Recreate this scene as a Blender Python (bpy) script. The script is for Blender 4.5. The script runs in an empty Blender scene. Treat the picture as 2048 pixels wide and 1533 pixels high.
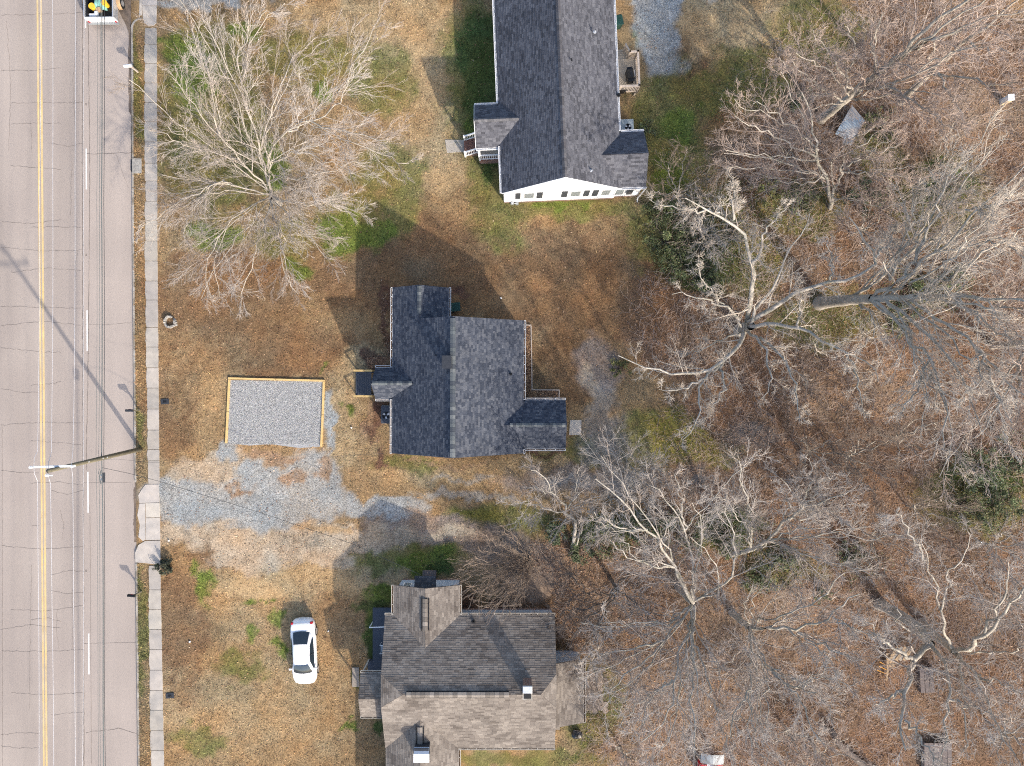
import bpy, math, random
import numpy as np
from mathutils import Vector, Matrix

R = math.radians
scn = bpy.context.scene
COL = scn.collection

# ---------------------------------------------------------------- camera, sky, sun, exposure
S, H = 27.0, 52.6          # ground pixels per metre of the 2048 px photo, camera height in metres
cam_d = bpy.data.cameras.new('camera')
cam = bpy.data.objects.new('camera', cam_d)
COL.objects.link(cam)
cam.location = (0, 0, H)
cam.rotation_euler = (0, 0, 0)
cam_d.sensor_width = 36.0
cam_d.lens = 36.0 * S * H / 2048.0
cam_d.clip_end = 2000
scn.camera = cam

SUN_ELEV = R(30.0)
SUN_AZ = (0.56, -0.828)     # horizontal direction towards the sun
world = bpy.data.worlds.new('World')
scn.world = world
world.use_nodes = True
wn, wl = world.node_tree.nodes, world.node_tree.links
for n in list(wn):
    wn.remove(n)
sky = wn.new('ShaderNodeTexSky')
sky.sky_type = 'NISHITA'
sky.sun_disc = False
sky.sun_elevation = SUN_ELEV
sky.sun_rotation = math.atan2(SUN_AZ[0], SUN_AZ[1])
sky.air_density = 1.0
sky.dust_density = 2.5
bg = wn.new('ShaderNodeBackground')
bg.inputs['Strength'].default_value = 0.15
wo = wn.new('ShaderNodeOutputWorld')
wl.new(sky.outputs[0], bg.inputs[0])
wl.new(bg.outputs[0], wo.inputs[0])

sun_d = bpy.data.lights.new('sun', 'SUN')
sun_d.energy = 2.5
sun_d.angle = R(1.0)
sun_d.color = (1.0, 0.915, 0.80)
sun = bpy.data.objects.new('sun', sun_d)
COL.objects.link(sun)
sv = Vector((SUN_AZ[0] * math.cos(SUN_ELEV), SUN_AZ[1] * math.cos(SUN_ELEV), math.sin(SUN_ELEV)))
sun.rotation_euler = sv.to_track_quat('Z', 'Y').to_euler()
sun.location = sv * 80

scn.view_settings.view_transform = 'Standard'
scn.view_settings.look = 'None'
scn.view_settings.exposure = 1.14
scn.view_settings.gamma = 1.0
scn.view_settings.use_curve_mapping = False
scn.cycles.max_bounces = 5
scn.cycles.diffuse_bounces = 2
scn.cycles.glossy_bounces = 2
scn.cycles.filter_width = 1.1
scn.cycles.use_adaptive_sampling = True
scn.cycles.adaptive_threshold = 0.015
scn.cycles.use_denoising = False

# ---------------------------------------------------------------- helpers
rng = np.random.default_rng(7)
random.seed(7)


def P(u, v, z=0.0):
    k = 1.0 - z / H
    return Vector(((u - 1024.0) / S * k, (766.0 - v) / S * k, z))


def T(tx, ty, z=0.0):
    """ground pixel -> point straight above it"""
    return Vector(((tx - 1024.0) / S, (766.0 - ty) / S, z))


def tag(o, label=None, cat=None, group=None, kind=None):
    if label:
        o['label'] = label
    if cat:
        o['category'] = cat
    if group:
        o['group'] = group
    if kind:
        o['kind'] = kind
    return o


def empty(name, loc, rz=0.0, label=None, cat=None, group=None):
    o = bpy.data.objects.new(name, None)
    o.empty_display_size = 0.2
    COL.objects.link(o)
    o.location = loc
    o.rotation_euler = (0, 0, rz)
    return tag(o, label, cat, group)


def link(name, me, parent=None):
    o = bpy.data.objects.new(name, me)
    COL.objects.link(o)
    if parent is not None:
        o.parent = parent
    return o


class MB:
    """collects simple shapes and links them as one mesh"""

    def __init__(self):
        self.v, self.f, self.c = [], [], []

    def add(self, vs, fs, col=None):
        b = len(self.v)
        self.v += [tuple(p) for p in vs]
        for f in fs:
            self.f.append([b + i for i in f])
            self.c.append(col)
        return self

    def box(self, a, b, col=None, rz=0.0, c=None):
        x0, y0, z0 = a
        x1, y1, z1 = b
        vs = [Vector(p) for p in ((x0, y0, z0), (x1, y0, z0), (x1, y1, z0), (x0, y1, z0), (x0, y0, z1), (x1, y0, z1), (x1, y1, z1), (x0, y1, z1))]
        if rz:
            c = Vector(c) if c is not None else Vector(((x0 + x1) / 2, (y0 + y1) / 2, 0))
            m = Matrix.Rotation(rz, 3, 'Z')
            vs = [m @ (p - c) + c for p in vs]
        return self.add(vs, [(0, 3, 2, 1), (4, 5, 6, 7), (0, 1, 5, 4), (1, 2, 6, 5), (2, 3, 7, 6), (3, 0, 4, 7)], col)

    def bar(self, p0, p1, w, h=None, col=None):
        """rectangular bar from p0 to p1"""
        p0, p1 = Vector(p0), Vector(p1)
        h = h or w
        d = (p1 - p0).normalized()
        up = Vector((0, 0, 1)) if abs(d.z) < 0.95 else Vector((1, 0, 0))
        s = d.cross(up).normalized() * (w / 2)
        t = s.normalized().cross(d).normalized() * (h / 2)
        vs = [p0 - s - t, p0 + s - t, p0 + s + t, p0 - s + t, p1 - s - t, p1 + s - t, p1 + s + t, p1 - s + t]
        return self.add(vs, [(0, 3, 2, 1), (4, 5, 6, 7), (0, 1, 5, 4), (1, 2, 6, 5), (2, 3, 7, 6), (3, 0, 4, 7)], col)

    def prism(self, pts, z0, z1, col=None):
        n = len(pts)
        a = sum(pts[i][0] * pts[(i + 1) % n][1] - pts[(i + 1) % n][0] * pts[i][1] for i in range(n))
        if a < 0:
            pts = pts[::-1]
        vs = [(p[0], p[1], z0) for p in pts] + [(p[0], p[1], z1) for p in pts]
        fs = [tuple(range(n - 1, -1, -1)), tuple(range(n, 2 * n))] + [(i, (i + 1) % n, n + (i + 1) % n, n + i) for i in range(n)]
        return self.add(vs, fs, col)

    def disc(self, c, r, z0, z1, n=20, col=None, rx=None):
        pts = [(c[0] + r * math.cos(2 * math.pi * i / n), c[1] + (rx or r) * math.sin(2 * math.pi * i / n)) for i in range(n)]
        return self.prism(pts, z0, z1, col)

    def tube(self, pts, r, n=6, col=None, r1=None):
        pts = [Vector(p) for p in pts]
        r1 = r if r1 is None else r1
        b = len(self.v)
        K = len(pts)
        for i, p in enumerate(pts):
            d = (pts[min(i + 1, K - 1)] - pts[max(i - 1, 0)]).normalized()
            a = Vector((0, 0, 1)) if abs(d.z) < 0.9 else Vector((1, 0, 0))
            s = d.cross(a).normalized()
            t = d.cross(s).normalized()
            rr = r + (r1 - r) * i / max(1, K - 1)
            for k in range(n):
                g = 2 * math.pi * k / n
                self.v.append(tuple(p + s * math.cos(g) * rr + t * math.sin(g) * rr))
        for i in range(K - 1):
            for k in range(n):
                self.f.append([b + i * n + k, b + i * n + (k + 1) % n, b + (i + 1) * n + (k + 1) % n, b + (i + 1) * n + k])
                self.c.append(col)
        self.f.append([b + k for k in range(n)][::-1])
        self.c.append(col)
        self.f.append([b + (K - 1) * n + k for k in range(n)])
        self.c.append(col)
        return self

    def mesh(self, name, mat, smooth=False):
        me = bpy.data.meshes.new(name)
        me.from_pydata(self.v, [], self.f)
        if mat is not None:
            me.materials.append(mat)
        if any(c is not None for c in self.c):
            at = me.attributes.new('tint', 'FLOAT_COLOR', 'FACE')
            arr = []
            for c in self.c:
                c = c or (1, 1, 1)
                arr += [c[0], c[1], c[2], 1.0]
            at.data.foreach_set('color', arr)
        if smooth:
            me.polygons.foreach_set('use_smooth', [True] * len(me.polygons))
        me.update()
        return me

    def build(self, name, mat, parent=None, smooth=False, bevel=0.0):
        o = link(name, self.mesh(name, mat, smooth), parent)
        if bevel:
            m = o.modifiers.new('bevel', 'BEVEL')
            m.width = bevel
            m.segments = 2
            m.limit_method = 'ANGLE'
        return o


def np_mesh(name, verts, faces, mat, colors=None, smooth=False):
    """verts (N,3), faces (M,k) with constant k"""
    me = bpy.data.meshes.new(name)
    n, m, k = len(verts), len(faces), faces.shape[1]
    me.vertices.add(n)
    me.vertices.foreach_set('co', np.ascontiguousarray(verts, dtype=np.float32).ravel())
    me.loops.add(m * k)
    me.loops.foreach_set('vertex_index', np.ascontiguousarray(faces, dtype=np.int32).ravel())
    me.polygons.add(m)
    me.polygons.foreach_set('loop_start', np.arange(0, m * k, k, dtype=np.int32))
    try:
        me.polygons.foreach_set('loop_total', np.full(m, k, dtype=np.int32))
    except Exception:
        pass
    if smooth:
        me.polygons.foreach_set('use_smooth', np.ones(m, dtype=bool))
    if mat is not None:
        me.materials.append(mat)
    if colors is not None:
        dom = 'POINT' if len(colors) == n and len(colors) != m else 'FACE'
        at = me.attributes.new('tint', 'FLOAT_COLOR', dom)
        c4 = np.ones((len(colors), 4), dtype=np.float32)
        c4[:, :colors.shape[1]] = colors
        at.data.foreach_set('color', c4.ravel())
    me.update(calc_edges=True)
    me.validate()
    return me


# ---------------------------------------------------------------- materials
def mat(name, col, rough=0.8, var=0.15, scale=6.0, fine=40.0, bump=0.0, tint=False, metal=0.0, hue=None, stretch=None, spec=0.3):
    m = bpy.data.materials.new(name)
    m.use_nodes = True
    nt = m.node_tree
    n, l = nt.nodes, nt.links
    b = n['Principled BSDF']
    b.inputs['Roughness'].default_value = rough
    b.inputs['Metallic'].default_value = metal
    b.inputs['Specular IOR Level'].default_value = spec
    tc = n.new('ShaderNodeTexCoord')
    mp = n.new('ShaderNodeMapping')
    if stretch:
        mp.inputs['Scale'].default_value = stretch
    l.new(tc.outputs['Object'], mp.inputs[0])
    n1 = n.new('ShaderNodeTexNoise')
    n1.inputs['Scale'].default_value = scale
    n1.inputs['Detail'].default_value = 5
    n2 = n.new('ShaderNodeTexNoise')
    n2.inputs['Scale'].default_value = fine
    n2.inputs['Detail'].default_value = 3
    l.new(mp.outputs[0], n1.inputs['Vector'])
    l.new(mp.outputs[0], n2.inputs['Vector'])
    ad = n.new('ShaderNodeMath')
    ad.operation = 'ADD'
    l.new(n1.outputs['Fac'], ad.inputs[0])
    l.new(n2.outputs['Fac'], ad.inputs[1])
    mr = n.new('ShaderNodeMapRange')
    mr.inputs['From Min'].default_value = 0.7
    mr.inputs['From Max'].default_value = 1.3
    mr.inputs['To Min'].default_value = 1 - var
    mr.inputs['To Max'].default_value = 1 + var
    l.new(ad.outputs[0], mr.inputs['Value'])
    vm = n.new('ShaderNodeVectorMath')
    vm.operation = 'SCALE'
    l.new(mr.outputs[0], vm.inputs['Scale'])
    src = None
    if hue is not None:
        mx = n.new('ShaderNodeMix')
        mx.data_type = 'RGBA'
        mx.inputs['A'].default_value = (*col, 1)
        mx.inputs['B'].default_value = (*hue, 1)
        n3 = n.new('ShaderNodeTexNoise')
        n3.inputs['Scale'].default_value = scale * 0.35
        n3.inputs['Detail'].default_value = 6
        l.new(tc.outputs['Object'], n3.inputs['Vector'])
        mr3 = n.new('ShaderNodeMapRange')
        mr3.inputs['From Min'].default_value = 0.42
        mr3.inputs['From Max'].default_value = 0.62
        l.new(n3.outputs['Fac'], mr3.inputs['Value'])
        l.new(mr3.outputs[0], mx.inputs['Factor'])
        src = mx.outputs['Result']
    if tint:
        at = n.new('ShaderNodeAttribute')
        at.attribute_name = 'tint'
        mu = n.new('ShaderNodeVectorMath')
        mu.operation = 'MULTIPLY'
        l.new(at.outputs['Color'], mu.inputs[0])
        if src is not None:
            l.new(src, mu.inputs[1])
        else:
            mu.inputs[1].default_value = col
        l.new(mu.outputs[0], vm.inputs[0])
    elif src is not None:
        l.new(src, vm.inputs[0])
    else:
        vm.inputs[0].default_value = col
    l.new(vm.outputs[0], b.inputs['Base Color'])
    if bump:
        bp = n.new('ShaderNodeBump')
        bp.inputs['Strength'].default_value = bump
        bp.inputs['Distance'].default_value = 0.02
        l.new(ad.outputs[0], bp.inputs['Height'])
        l.new(bp.outputs[0], b.inputs['Normal'])
    return m


def siding_mat(name, col, pitch=0.12):
    m = mat(name, col, rough=0.5, var=0.04, scale=2, fine=30)
    n, l = m.node_tree.nodes, m.node_tree.links
    tc = n.new('ShaderNodeTexCoord')
    sp = n.new('ShaderNodeSeparateXYZ')
    l.new(tc.outputs['Object'], sp.inputs[0])
    dv = n.new('ShaderNodeMath')
    dv.operation = 'DIVIDE'
    dv.inputs[1].default_value = pitch
    l.new(sp.outputs['Z'], dv.inputs[0])
    fr = n.new('ShaderNodeMath')
    fr.operation = 'FRACT'
    l.new(dv.outputs[0], fr.inputs[0])
    bp = n.new('ShaderNodeBump')
    bp.inputs['Distance'].default_value = 0.02
    bp.inputs['Strength'].default_value = 0.8
    bp.invert = True
    l.new(fr.outputs[0], bp.inputs['Height'])
    l.new(bp.outputs[0], n['Principled BSDF'].inputs['Normal'])
    return m


def brick_mat(name, c1, c2, mortar):
    m = bpy.data.materials.new(name)
    m.use_nodes = True
    n, l = m.node_tree.nodes, m.node_tree.links
    b = n['Principled BSDF']
    b.inputs['Roughness'].default_value = 0.9
    tc = n.new('ShaderNodeTexCoord')
    cb = n.new('ShaderNodeSeparateXYZ')
    l.new(tc.outputs['Object'], cb.inputs[0])
    ad = n.new('ShaderNodeMath')
    l.new(cb.outputs['X'], ad.inputs[0])
    l.new(cb.outputs['Y'], ad.inputs[1])
    cc = n.new('ShaderNodeCombineXYZ')
    l.new(ad.outputs[0], cc.inputs[0])
    l.new(cb.outputs['Z'], cc.inputs[1])
    bt = n.new('ShaderNodeTexBrick')
    bt.inputs['Color1'].default_value = (*c1, 1)
    bt.inputs['Color2'].default_value = (*c2, 1)
    bt.inputs['Mortar'].default_value = (*mortar, 1)
    bt.inputs['Scale'].default_value = 1.0
    bt.inputs['Brick Width'].default_value = 0.21
    bt.inputs['Row Height'].default_value = 0.075
    bt.inputs['Mortar Size'].default_value = 0.01
    l.new(cc.outputs[0], bt.inputs['Vector'])
    l.new(bt.outputs['Color'], b.inputs['Base Color'])
    return m


def glass_mat(name, col, rough=0.08):
    m = bpy.data.materials.new(name)
    m.use_nodes = True
    b = m.node_tree.nodes['Principled BSDF']
    b.inputs['Base Color'].default_value = (*col, 1)
    b.inputs['Roughness'].default_value = rough
    b.inputs['Specular IOR Level'].default_value = 0.8
    return m


M = {}
M['ground'] = None
M['asphalt'] = mat('asphalt', (0.310, 0.262, 0.230), 0.93, 0.14, 0.5, 55, bump=0.15, stretch=(1, 0.12, 1), hue=(0.335, 0.285, 0.248))
M['asphalt_lane'] = mat('asphalt_lane', (0.355, 0.300, 0.262), 0.93, 0.12, 0.5, 55, bump=0.15, stretch=(1, 0.1, 1), hue=(0.328, 0.278, 0.244))
M['crack'] = mat('crack', (0.16, 0.135, 0.118), 0.95, 0.3, 8, 60)
M['gutter_silt'] = mat('gutter_silt', (0.12, 0.095, 0.08), 0.95, 0.35, 3, 30, bump=0.3, hue=(0.17, 0.13, 0.1))
M['yellow_paint'] = mat('yellow_paint', (0.58, 0.42, 0.19), 0.7, 0.2, 1.5, 35, hue=(0.50, 0.385, 0.22))
M['white_paint'] = mat('white_paint', (0.62, 0.60, 0.57), 0.7, 0.12, 3, 40)
M['concrete'] = mat('concrete', (0.345, 0.312, 0.275), 0.9, 0.14, 2.5, 40, bump=0.15, tint=True, hue=(0.29, 0.268, 0.245))
M['kerb'] = mat('kerb', (0.34, 0.31, 0.27), 0.9, 0.2, 3, 40, hue=(0.2, 0.17, 0.13))
M['bark'] = mat('bark', (0.44, 0.395, 0.34), 0.9, 0.3, 5, 30, bump=0.5, hue=(0.31, 0.29, 0.235))
M['bark_dark'] = mat('bark_dark', (0.125, 0.10, 0.08), 0.9, 0.3, 5, 30, bump=0.5)
M['bark_grey'] = mat('bark_grey', (0.42, 0.37, 0.31), 0.9, 0.3, 5, 30, bump=0.5, hue=(0.31, 0.28, 0.23))
M['twig_pale'] = mat('twig_pale', (0.45, 0.40, 0.355), 0.85, 0.3, 1.0, 10, hue=(0.34, 0.28, 0.235))
M['twig_white'] = mat('twig_white', (0.56, 0.49, 0.41), 0.85, 0.25, 1.0, 10, hue=(0.44, 0.37, 0.30))
M['twig_pink'] = mat('twig_pink', (0.42, 0.33, 0.275), 0.85, 0.2, 1.0, 10)
M['twig_brown'] = mat('twig_brown', (0.26, 0.20, 0.155), 0.85, 0.2, 1.0, 10)
M['twig_dark'] = mat('twig_dark', (0.12, 0.095, 0.08), 0.85, 0.2, 1.0, 10)
M['leaf'] = mat('leaf', (1, 1, 1), 0.6, 0.2, 3, 30, tint=True)
M['litter'] = mat('litter', (1, 1, 1), 0.8, 0.15, 3, 30, tint=True, spec=0.1)
M['shingle'] = mat('shingle', (1, 1, 1), 0.95, 0.14, 0.9, 45, bump=0.4, tint=True, spec=0.15)
M['deck_under'] = mat('roof_underlay', (0.05, 0.05, 0.055), 0.9, 0.1)
M['white_trim'] = mat('white_trim', (0.74, 0.74, 0.74), 0.45, 0.06, 3, 30)
M['cream_trim'] = mat('cream_trim', (0.5, 0.46, 0.4), 0.6, 0.2, 5, 30)
M['gutter_dirt'] = mat('gutter_dirt', (0.1, 0.06, 0.035), 0.95, 0.4, 6, 30)
M['white_siding'] = siding_mat('white_siding', (0.78, 0.79, 0.80))
M['blue_siding'] = siding_mat('pale_blue_siding', (0.42, 0.47, 0.53))
M['brick'] = brick_mat('brick', (0.19, 0.085, 0.06), (0.14, 0.06, 0.045), (0.3, 0.27, 0.24))
M['dark_metal'] = mat('dark_metal', (0.03, 0.034, 0.043), 0.85, 0.15, 4, 30)
M['black_metal'] = mat('black_metal', (0.012, 0.012, 0.013), 0.45, 0.15, 4, 30)
M['grey_metal'] = mat('grey_metal', (0.28, 0.30, 0.31), 0.5, 0.12, 4, 30, metal=0.2)
M['galv'] = mat('galvanised_steel', (0.55, 0.57, 0.60), 0.4, 0.12, 4, 30, metal=0.5)
M['unit_grey'] = mat('unit_grey', (0.27, 0.31, 0.33), 0.55, 0.08, 3, 30)
M['slate_paint'] = mat('slate_paint', (0.05, 0.058, 0.075), 0.55, 0.15, 3, 30, bump=0.1)
M['yellow_pine'] = mat('yellow_pine', (0.58, 0.40, 0.17), 0.75, 0.15, 3, 40, stretch=(1, 1, 1))
M['grey_wood'] = mat('grey_wood', (0.36, 0.31, 0.25), 0.85, 0.2, 4, 50, bump=0.2)
M['pale_wood'] = mat('pale_wood', (0.45, 0.38, 0.32), 0.8, 0.15, 4, 50)
M['pole_wood'] = mat('pole_wood', (0.145, 0.13, 0.09), 0.9, 0.3, 3, 30, bump=0.5, stretch=(4, 4, 0.5))
M['green_plastic'] = mat('green_plastic', (0.015, 0.05, 0.04), 0.5, 0.15, 4, 30)
M['mulch'] = mat('mulch', (0.085, 0.04, 0.028), 0.95, 0.4, 5, 30, bump=0.8)
M['car_paint'] = mat('car_paint', (0.84, 0.84, 0.85), 0.22, 0.01, 2, 20, spec=0.5)
M['glass'] = glass_mat('tinted_glass', (0.02, 0.03, 0.04))
M['pane'] = glass_mat('window_glass', (0.22, 0.25, 0.27), 0.1)
M['rubber'] = mat('rubber', (0.02, 0.02, 0.02), 0.8, 0.1)
M['alloy'] = mat('alloy', (0.5, 0.5, 0.51), 0.35, 0.05, metal=0.6)
M['tail_red'] = mat('tail_red', (0.35, 0.012, 0.02), 0.2, 0.05, spec=0.5)
M['lamp_clear'] = mat('lamp_clear', (0.6, 0.62, 0.65), 0.15, 0.05, spec=0.6)
M['wire_grey'] = mat('wire_grey', (0.55, 0.55, 0.57), 0.4, 0.05, metal=0.3)
M['wire_black'] = mat('wire_black', (0.03, 0.035, 0.04), 0.6, 0.05)
M['wire_teal'] = mat('wire_teal', (0.11, 0.125, 0.125), 0.6, 0.05)
M['porcelain'] = mat('porcelain', (0.6, 0.63, 0.66), 0.3, 0.05)
M['shutter'] = mat('shutter_paint', (0.055, 0.06, 0.065), 0.6, 0.1)
M['red_plastic'] = mat('red_plastic', (0.5, 0.03, 0.04), 0.4, 0.1)
M['bag_plastic'] = mat('bag_plastic', (0.012, 0.013, 0.016), 0.25, 0.2, spec=0.6)
M['teal_tarp'] = mat('teal_tarp', (0.2, 0.42, 0.36), 0.7, 0.2, 5, 30)
M['yellow_plastic'] = mat('yellow_plastic', (0.75, 0.45, 0.04), 0.5, 0.15, 5, 30)
M['tan_metal'] = mat('tan_metal', (0.5, 0.33, 0.18), 0.6, 0.15, 5, 30)
M['orange_pole'] = mat('orange_pole', (0.7, 0.32, 0.03), 0.5, 0.1)
M['weathered'] = mat('weathered_concrete', (0.3, 0.28, 0.25), 0.95, 0.35, 6, 30, bump=0.8)
M['corrugated'] = mat('corrugated_steel', (0.3, 0.36, 0.42), 0.5, 0.2, 3, 25, metal=0.3, hue=(0.36, 0.33, 0.31))
M['tan_paint'] = mat('tan_paint', (0.55, 0.42, 0.27), 0.7, 0.15, 4, 30)
M['log'] = mat('log_bark', (0.15, 0.12, 0.10), 0.95, 0.3, 5, 30, bump=0.7)
M['lumber'] = mat('old_lumber', (0.42, 0.29, 0.17), 0.9, 0.25, 5, 40)
M['plank_grey'] = mat('grey_plank', (0.15, 0.122, 0.112), 0.9, 0.2, 5, 40)


# ---------------------------------------------------------------- value noise (numpy)
def vnoise(x, y, seed, cell):
    g = np.random.default_rng(seed).random((256, 256))
    fx, fy = x / cell, y / cell
    ix, iy = np.floor(fx).astype(int), np.floor(fy).astype(int)
    tx, ty = fx - ix, fy - iy
    tx, ty = tx * tx * (3 - 2 * tx), ty * ty * (3 - 2 * ty)
    a = g[iy & 255, ix & 255]
    b = g[iy & 255, (ix + 1) & 255]
    c = g[(iy + 1) & 255, ix & 255]
    d = g[(iy + 1) & 255, (ix + 1) & 255]
    return (a * (1 - tx) + b * tx) * (1 - ty) + (c * (1 - tx) + d * tx) * ty


def fbm(x, y, seed, cell, octv=4):
    s, w, t = 0, 1.0, 0
    for o in range(octv):
        s = s + vnoise(x, y, seed + o * 13, cell / 2 ** o) * w
        t += w
        w *= 0.55
    return s / t - 0.5


# ---------------------------------------------------------------- ground
def kerb_u(v):
    return np.interp(v, [-400, 0, 500, 1080, 1533, 1900], [258, 262, 265, 270.5, 276, 280])


def walk_l(v):
    return np.interp(v, [-400, 0, 500, 1130, 1533, 1900], [284, 288, 289, 295.5, 301, 305])


def walk_r(v):
    return np.interp(v, [-400, 0, 500, 1130, 1533, 1900], [310, 314, 315.5, 321, 329, 334])


CL = dict(
    tan=(0.240, 0.160, 0.084), brown=(0.150, 0.088, 0.048), pale=(0.33, 0.24, 0.135), litter=(0.165, 0.102, 0.064),
    orange=(0.245, 0.162, 0.102), olive=(0.132, 0.128, 0.042), green=(0.110, 0.138, 0.030), dkgreen=(0.062, 0.085, 0.026), ygreen=(0.18, 0.155, 0.038),
    gravel=(0.270, 0.268, 0.252), sand=(0.335, 0.265, 0.19), rust=(0.37, 0.24, 0.125), path=(0.225, 0.175, 0.14), mulch=(0.11, 0.06, 0.042), greysoil=(0.165, 0.148, 0.132))
# (colour, strength, softness, [(u, v, ru, rv), ...])
LAYERS = [
    ('litter', 1.0, 0.25, [(1760, 520, 430, 330), (1820, 1000, 520, 420), (1830, 180, 330, 190), (1500, 1320, 380, 300), (1300, 1280, 170, 220), (1130, 1180, 130, 90), (1900, 1470, 330, 170), (1650, 900, 260, 160), (1440, 620, 200, 150)]),
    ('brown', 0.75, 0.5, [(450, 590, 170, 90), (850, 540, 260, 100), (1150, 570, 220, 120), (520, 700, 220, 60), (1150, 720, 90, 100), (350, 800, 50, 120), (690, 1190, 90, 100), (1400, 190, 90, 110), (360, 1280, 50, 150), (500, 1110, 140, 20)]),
    ('pale', 0.8, 0.6, [(800, 70, 130, 90), (850, 200, 70, 110), (870, 330, 60, 60), (690, 850, 40, 90), (950, 950, 170, 22), (1440, 60, 80, 70), (640, 1160, 230, 30), (640, 20, 120, 30), (720, 740, 60, 40), (1040, 925, 120, 12), (1560, 60, 60, 60)]),
    ('pale', 0.35, 0.8, [(500, 1420, 200, 100), (600, 1230, 160, 120), (400, 760, 90, 90)]),
    ('orange', 0.9, 0.5, [(1180, 1150, 120, 70), (1280, 1200, 140, 100), (1230, 1330, 60, 150), (1400, 1330, 110, 180), (1330, 1480, 120, 60), (1960, 230, 90, 60), (1540, 1250, 120, 110), (1700, 780, 130, 60)]),
    ('olive', 0.8, 0.6, [(420, 240, 110, 200), (610, 110, 110, 60), (760, 160, 70, 70), (700, 440, 70, 70), (770, 340, 70, 50), (1130, 418, 160, 20), (1340, 270, 80, 150), (1380, 450, 130, 110), (1480, 520, 90, 70), (1500, 160, 80, 60), (1600, 420, 90, 50), (1690, 640, 60, 40), (1560, 1130, 90, 40), (1300, 880, 60, 60), (950, 150, 70, 150), (1010, 1040, 110, 32), (1100, 905, 60, 12), (560, 480, 60, 50), (1640, 60, 90, 70), (1750, 300, 60, 50), (1880, 400, 100, 90), (1960, 1000, 120, 70), (1000, 370, 60, 120), (800, 1120, 120, 30), (1180, 1400, 60, 90), (1050, 1520, 160, 20), (1180, 900, 40, 30), (820, 930, 60, 20), (400, 1480, 50, 26), (480, 1340, 40, 30), (1420, 190, 60, 50), (800, 420, 50, 60), (1650, 630, 100, 60), (276, 170, 14, 110), (284, 1260, 14, 130), (278, 850, 12, 60)]),
    ('green', 0.9, 0.5, [(690, 470, 48, 42), (745, 480, 40, 26), (385, 150, 42, 80), (360, 90, 30, 30), (600, 540, 26, 20), (412, 1178, 17, 32), (428, 1160, 14, 24), (395, 1140, 8, 20), (500, 1200, 14, 12), (545, 1240, 16, 22), (548, 1292, 18, 14), (492, 1282, 14, 9), (745, 1270, 24, 52), (770, 1190, 40, 20), (850, 1130, 60, 20), (1360, 250, 36, 40), (1340, 370, 36, 50), (1450, 1060, 60, 40), (640, 180, 20, 22), (705, 1455, 18, 8), (430, 470, 50, 30), (1290, 70, 12, 20), (1120, 412, 70, 8), (715, 1360, 10, 12), (480, 60, 40, 16), (540, 330, 30, 60), (940, 270, 26, 26), (700, 820, 8, 12), (640, 735, 6, 10), (555, 1310, 12, 10), (530, 1190, 7, 7)]),
    ('dkgreen', 0.95, 0.5, [(955, 130, 40, 120), (985, 330, 20, 50), (745, 1215, 34, 20), (745, 1285, 20, 44), (880, 1150, 40, 18), (1400, 520, 60, 60), (1880, 360, 70, 50), (1960, 960, 80, 50), (1210, 1070, 60, 36), (1480, 1050, 60, 30), (770, 1440, 8, 40)]),
    ('ygreen', 0.85, 0.6, [(1360, 880, 90, 34), (1430, 905, 60, 24), (1340, 850, 50, 30), (1930, 1000, 40, 30), (960, 1035, 50, 16), (1230, 730, 16, 18)]),
    ('path', 0.9, 0.5, [(820, 1048, 90, 24), (930, 1078, 110, 28), (1030, 1110, 80, 34), (1070, 1150, 60, 40), (1200, 740, 45, 60), (860, 1060, 120, 26), (1130, 960, 120, 26)]),
    ('sand', 0.9, 0.4, [(600, 1078, 270, 30), (430, 955, 90, 34), (360, 1060, 60, 22), (530, 1110, 110, 24), (1195, 780, 22, 30), (480, 915, 60, 20), (890, 1075, 60, 14), (650, 1120, 60, 20)]),
    ('rust', 0.75, 0.6, [(650, 1064, 50, 11), (600, 1055, 20, 6)]),
    ('gravel', 0.95, 0.35, [(500, 1008, 210, 46), (620, 955, 64, 60), (560, 965, 90, 34), (760, 1016, 90, 24), (390, 1010, 80, 44), (530, 940, 60, 22), (1322, 55, 42, 100), (410, -6, 130, 18), (660, 840, 12, 60), (1300, -10, 120, 22), (340, 1000, 40, 40), (460, 900, 14, 20)]),
    ('gravel', 0.5, 0.7, [(1215, 850, 34, 90), (940, 990, 110, 9), (930, 953, 60, 6), (1180, 960, 120, 10), (610, 910, 60, 20), (1350, 130, 20, 30)]),
    ('greysoil', 0.6, 0.7, [(1230, 900, 60, 70), (1300, 960, 120, 30), (1500, 880, 60, 40)]),
    ('orange', 0.85, 0.45, [(592, 955, 34, 22), (560, 905, 60, 9), (470, 972, 34, 6), (650, 930, 14, 30)]),
    ('mulch', 0.9, 0.35, [(745, 728, 40, 14), (772, 640, 9, 90), (762, 830, 16, 46), (915, 590, 14, 16), (1085, 906, 38, 6), (770, 915, 8, 30), (930, 1215, 30, 30), (1010, 1222, 100, 10)]),
    ('orange', 0.7, 0.5, [(742, 830, 10, 44), (900, 925, 90, 5)]),
]


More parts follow.
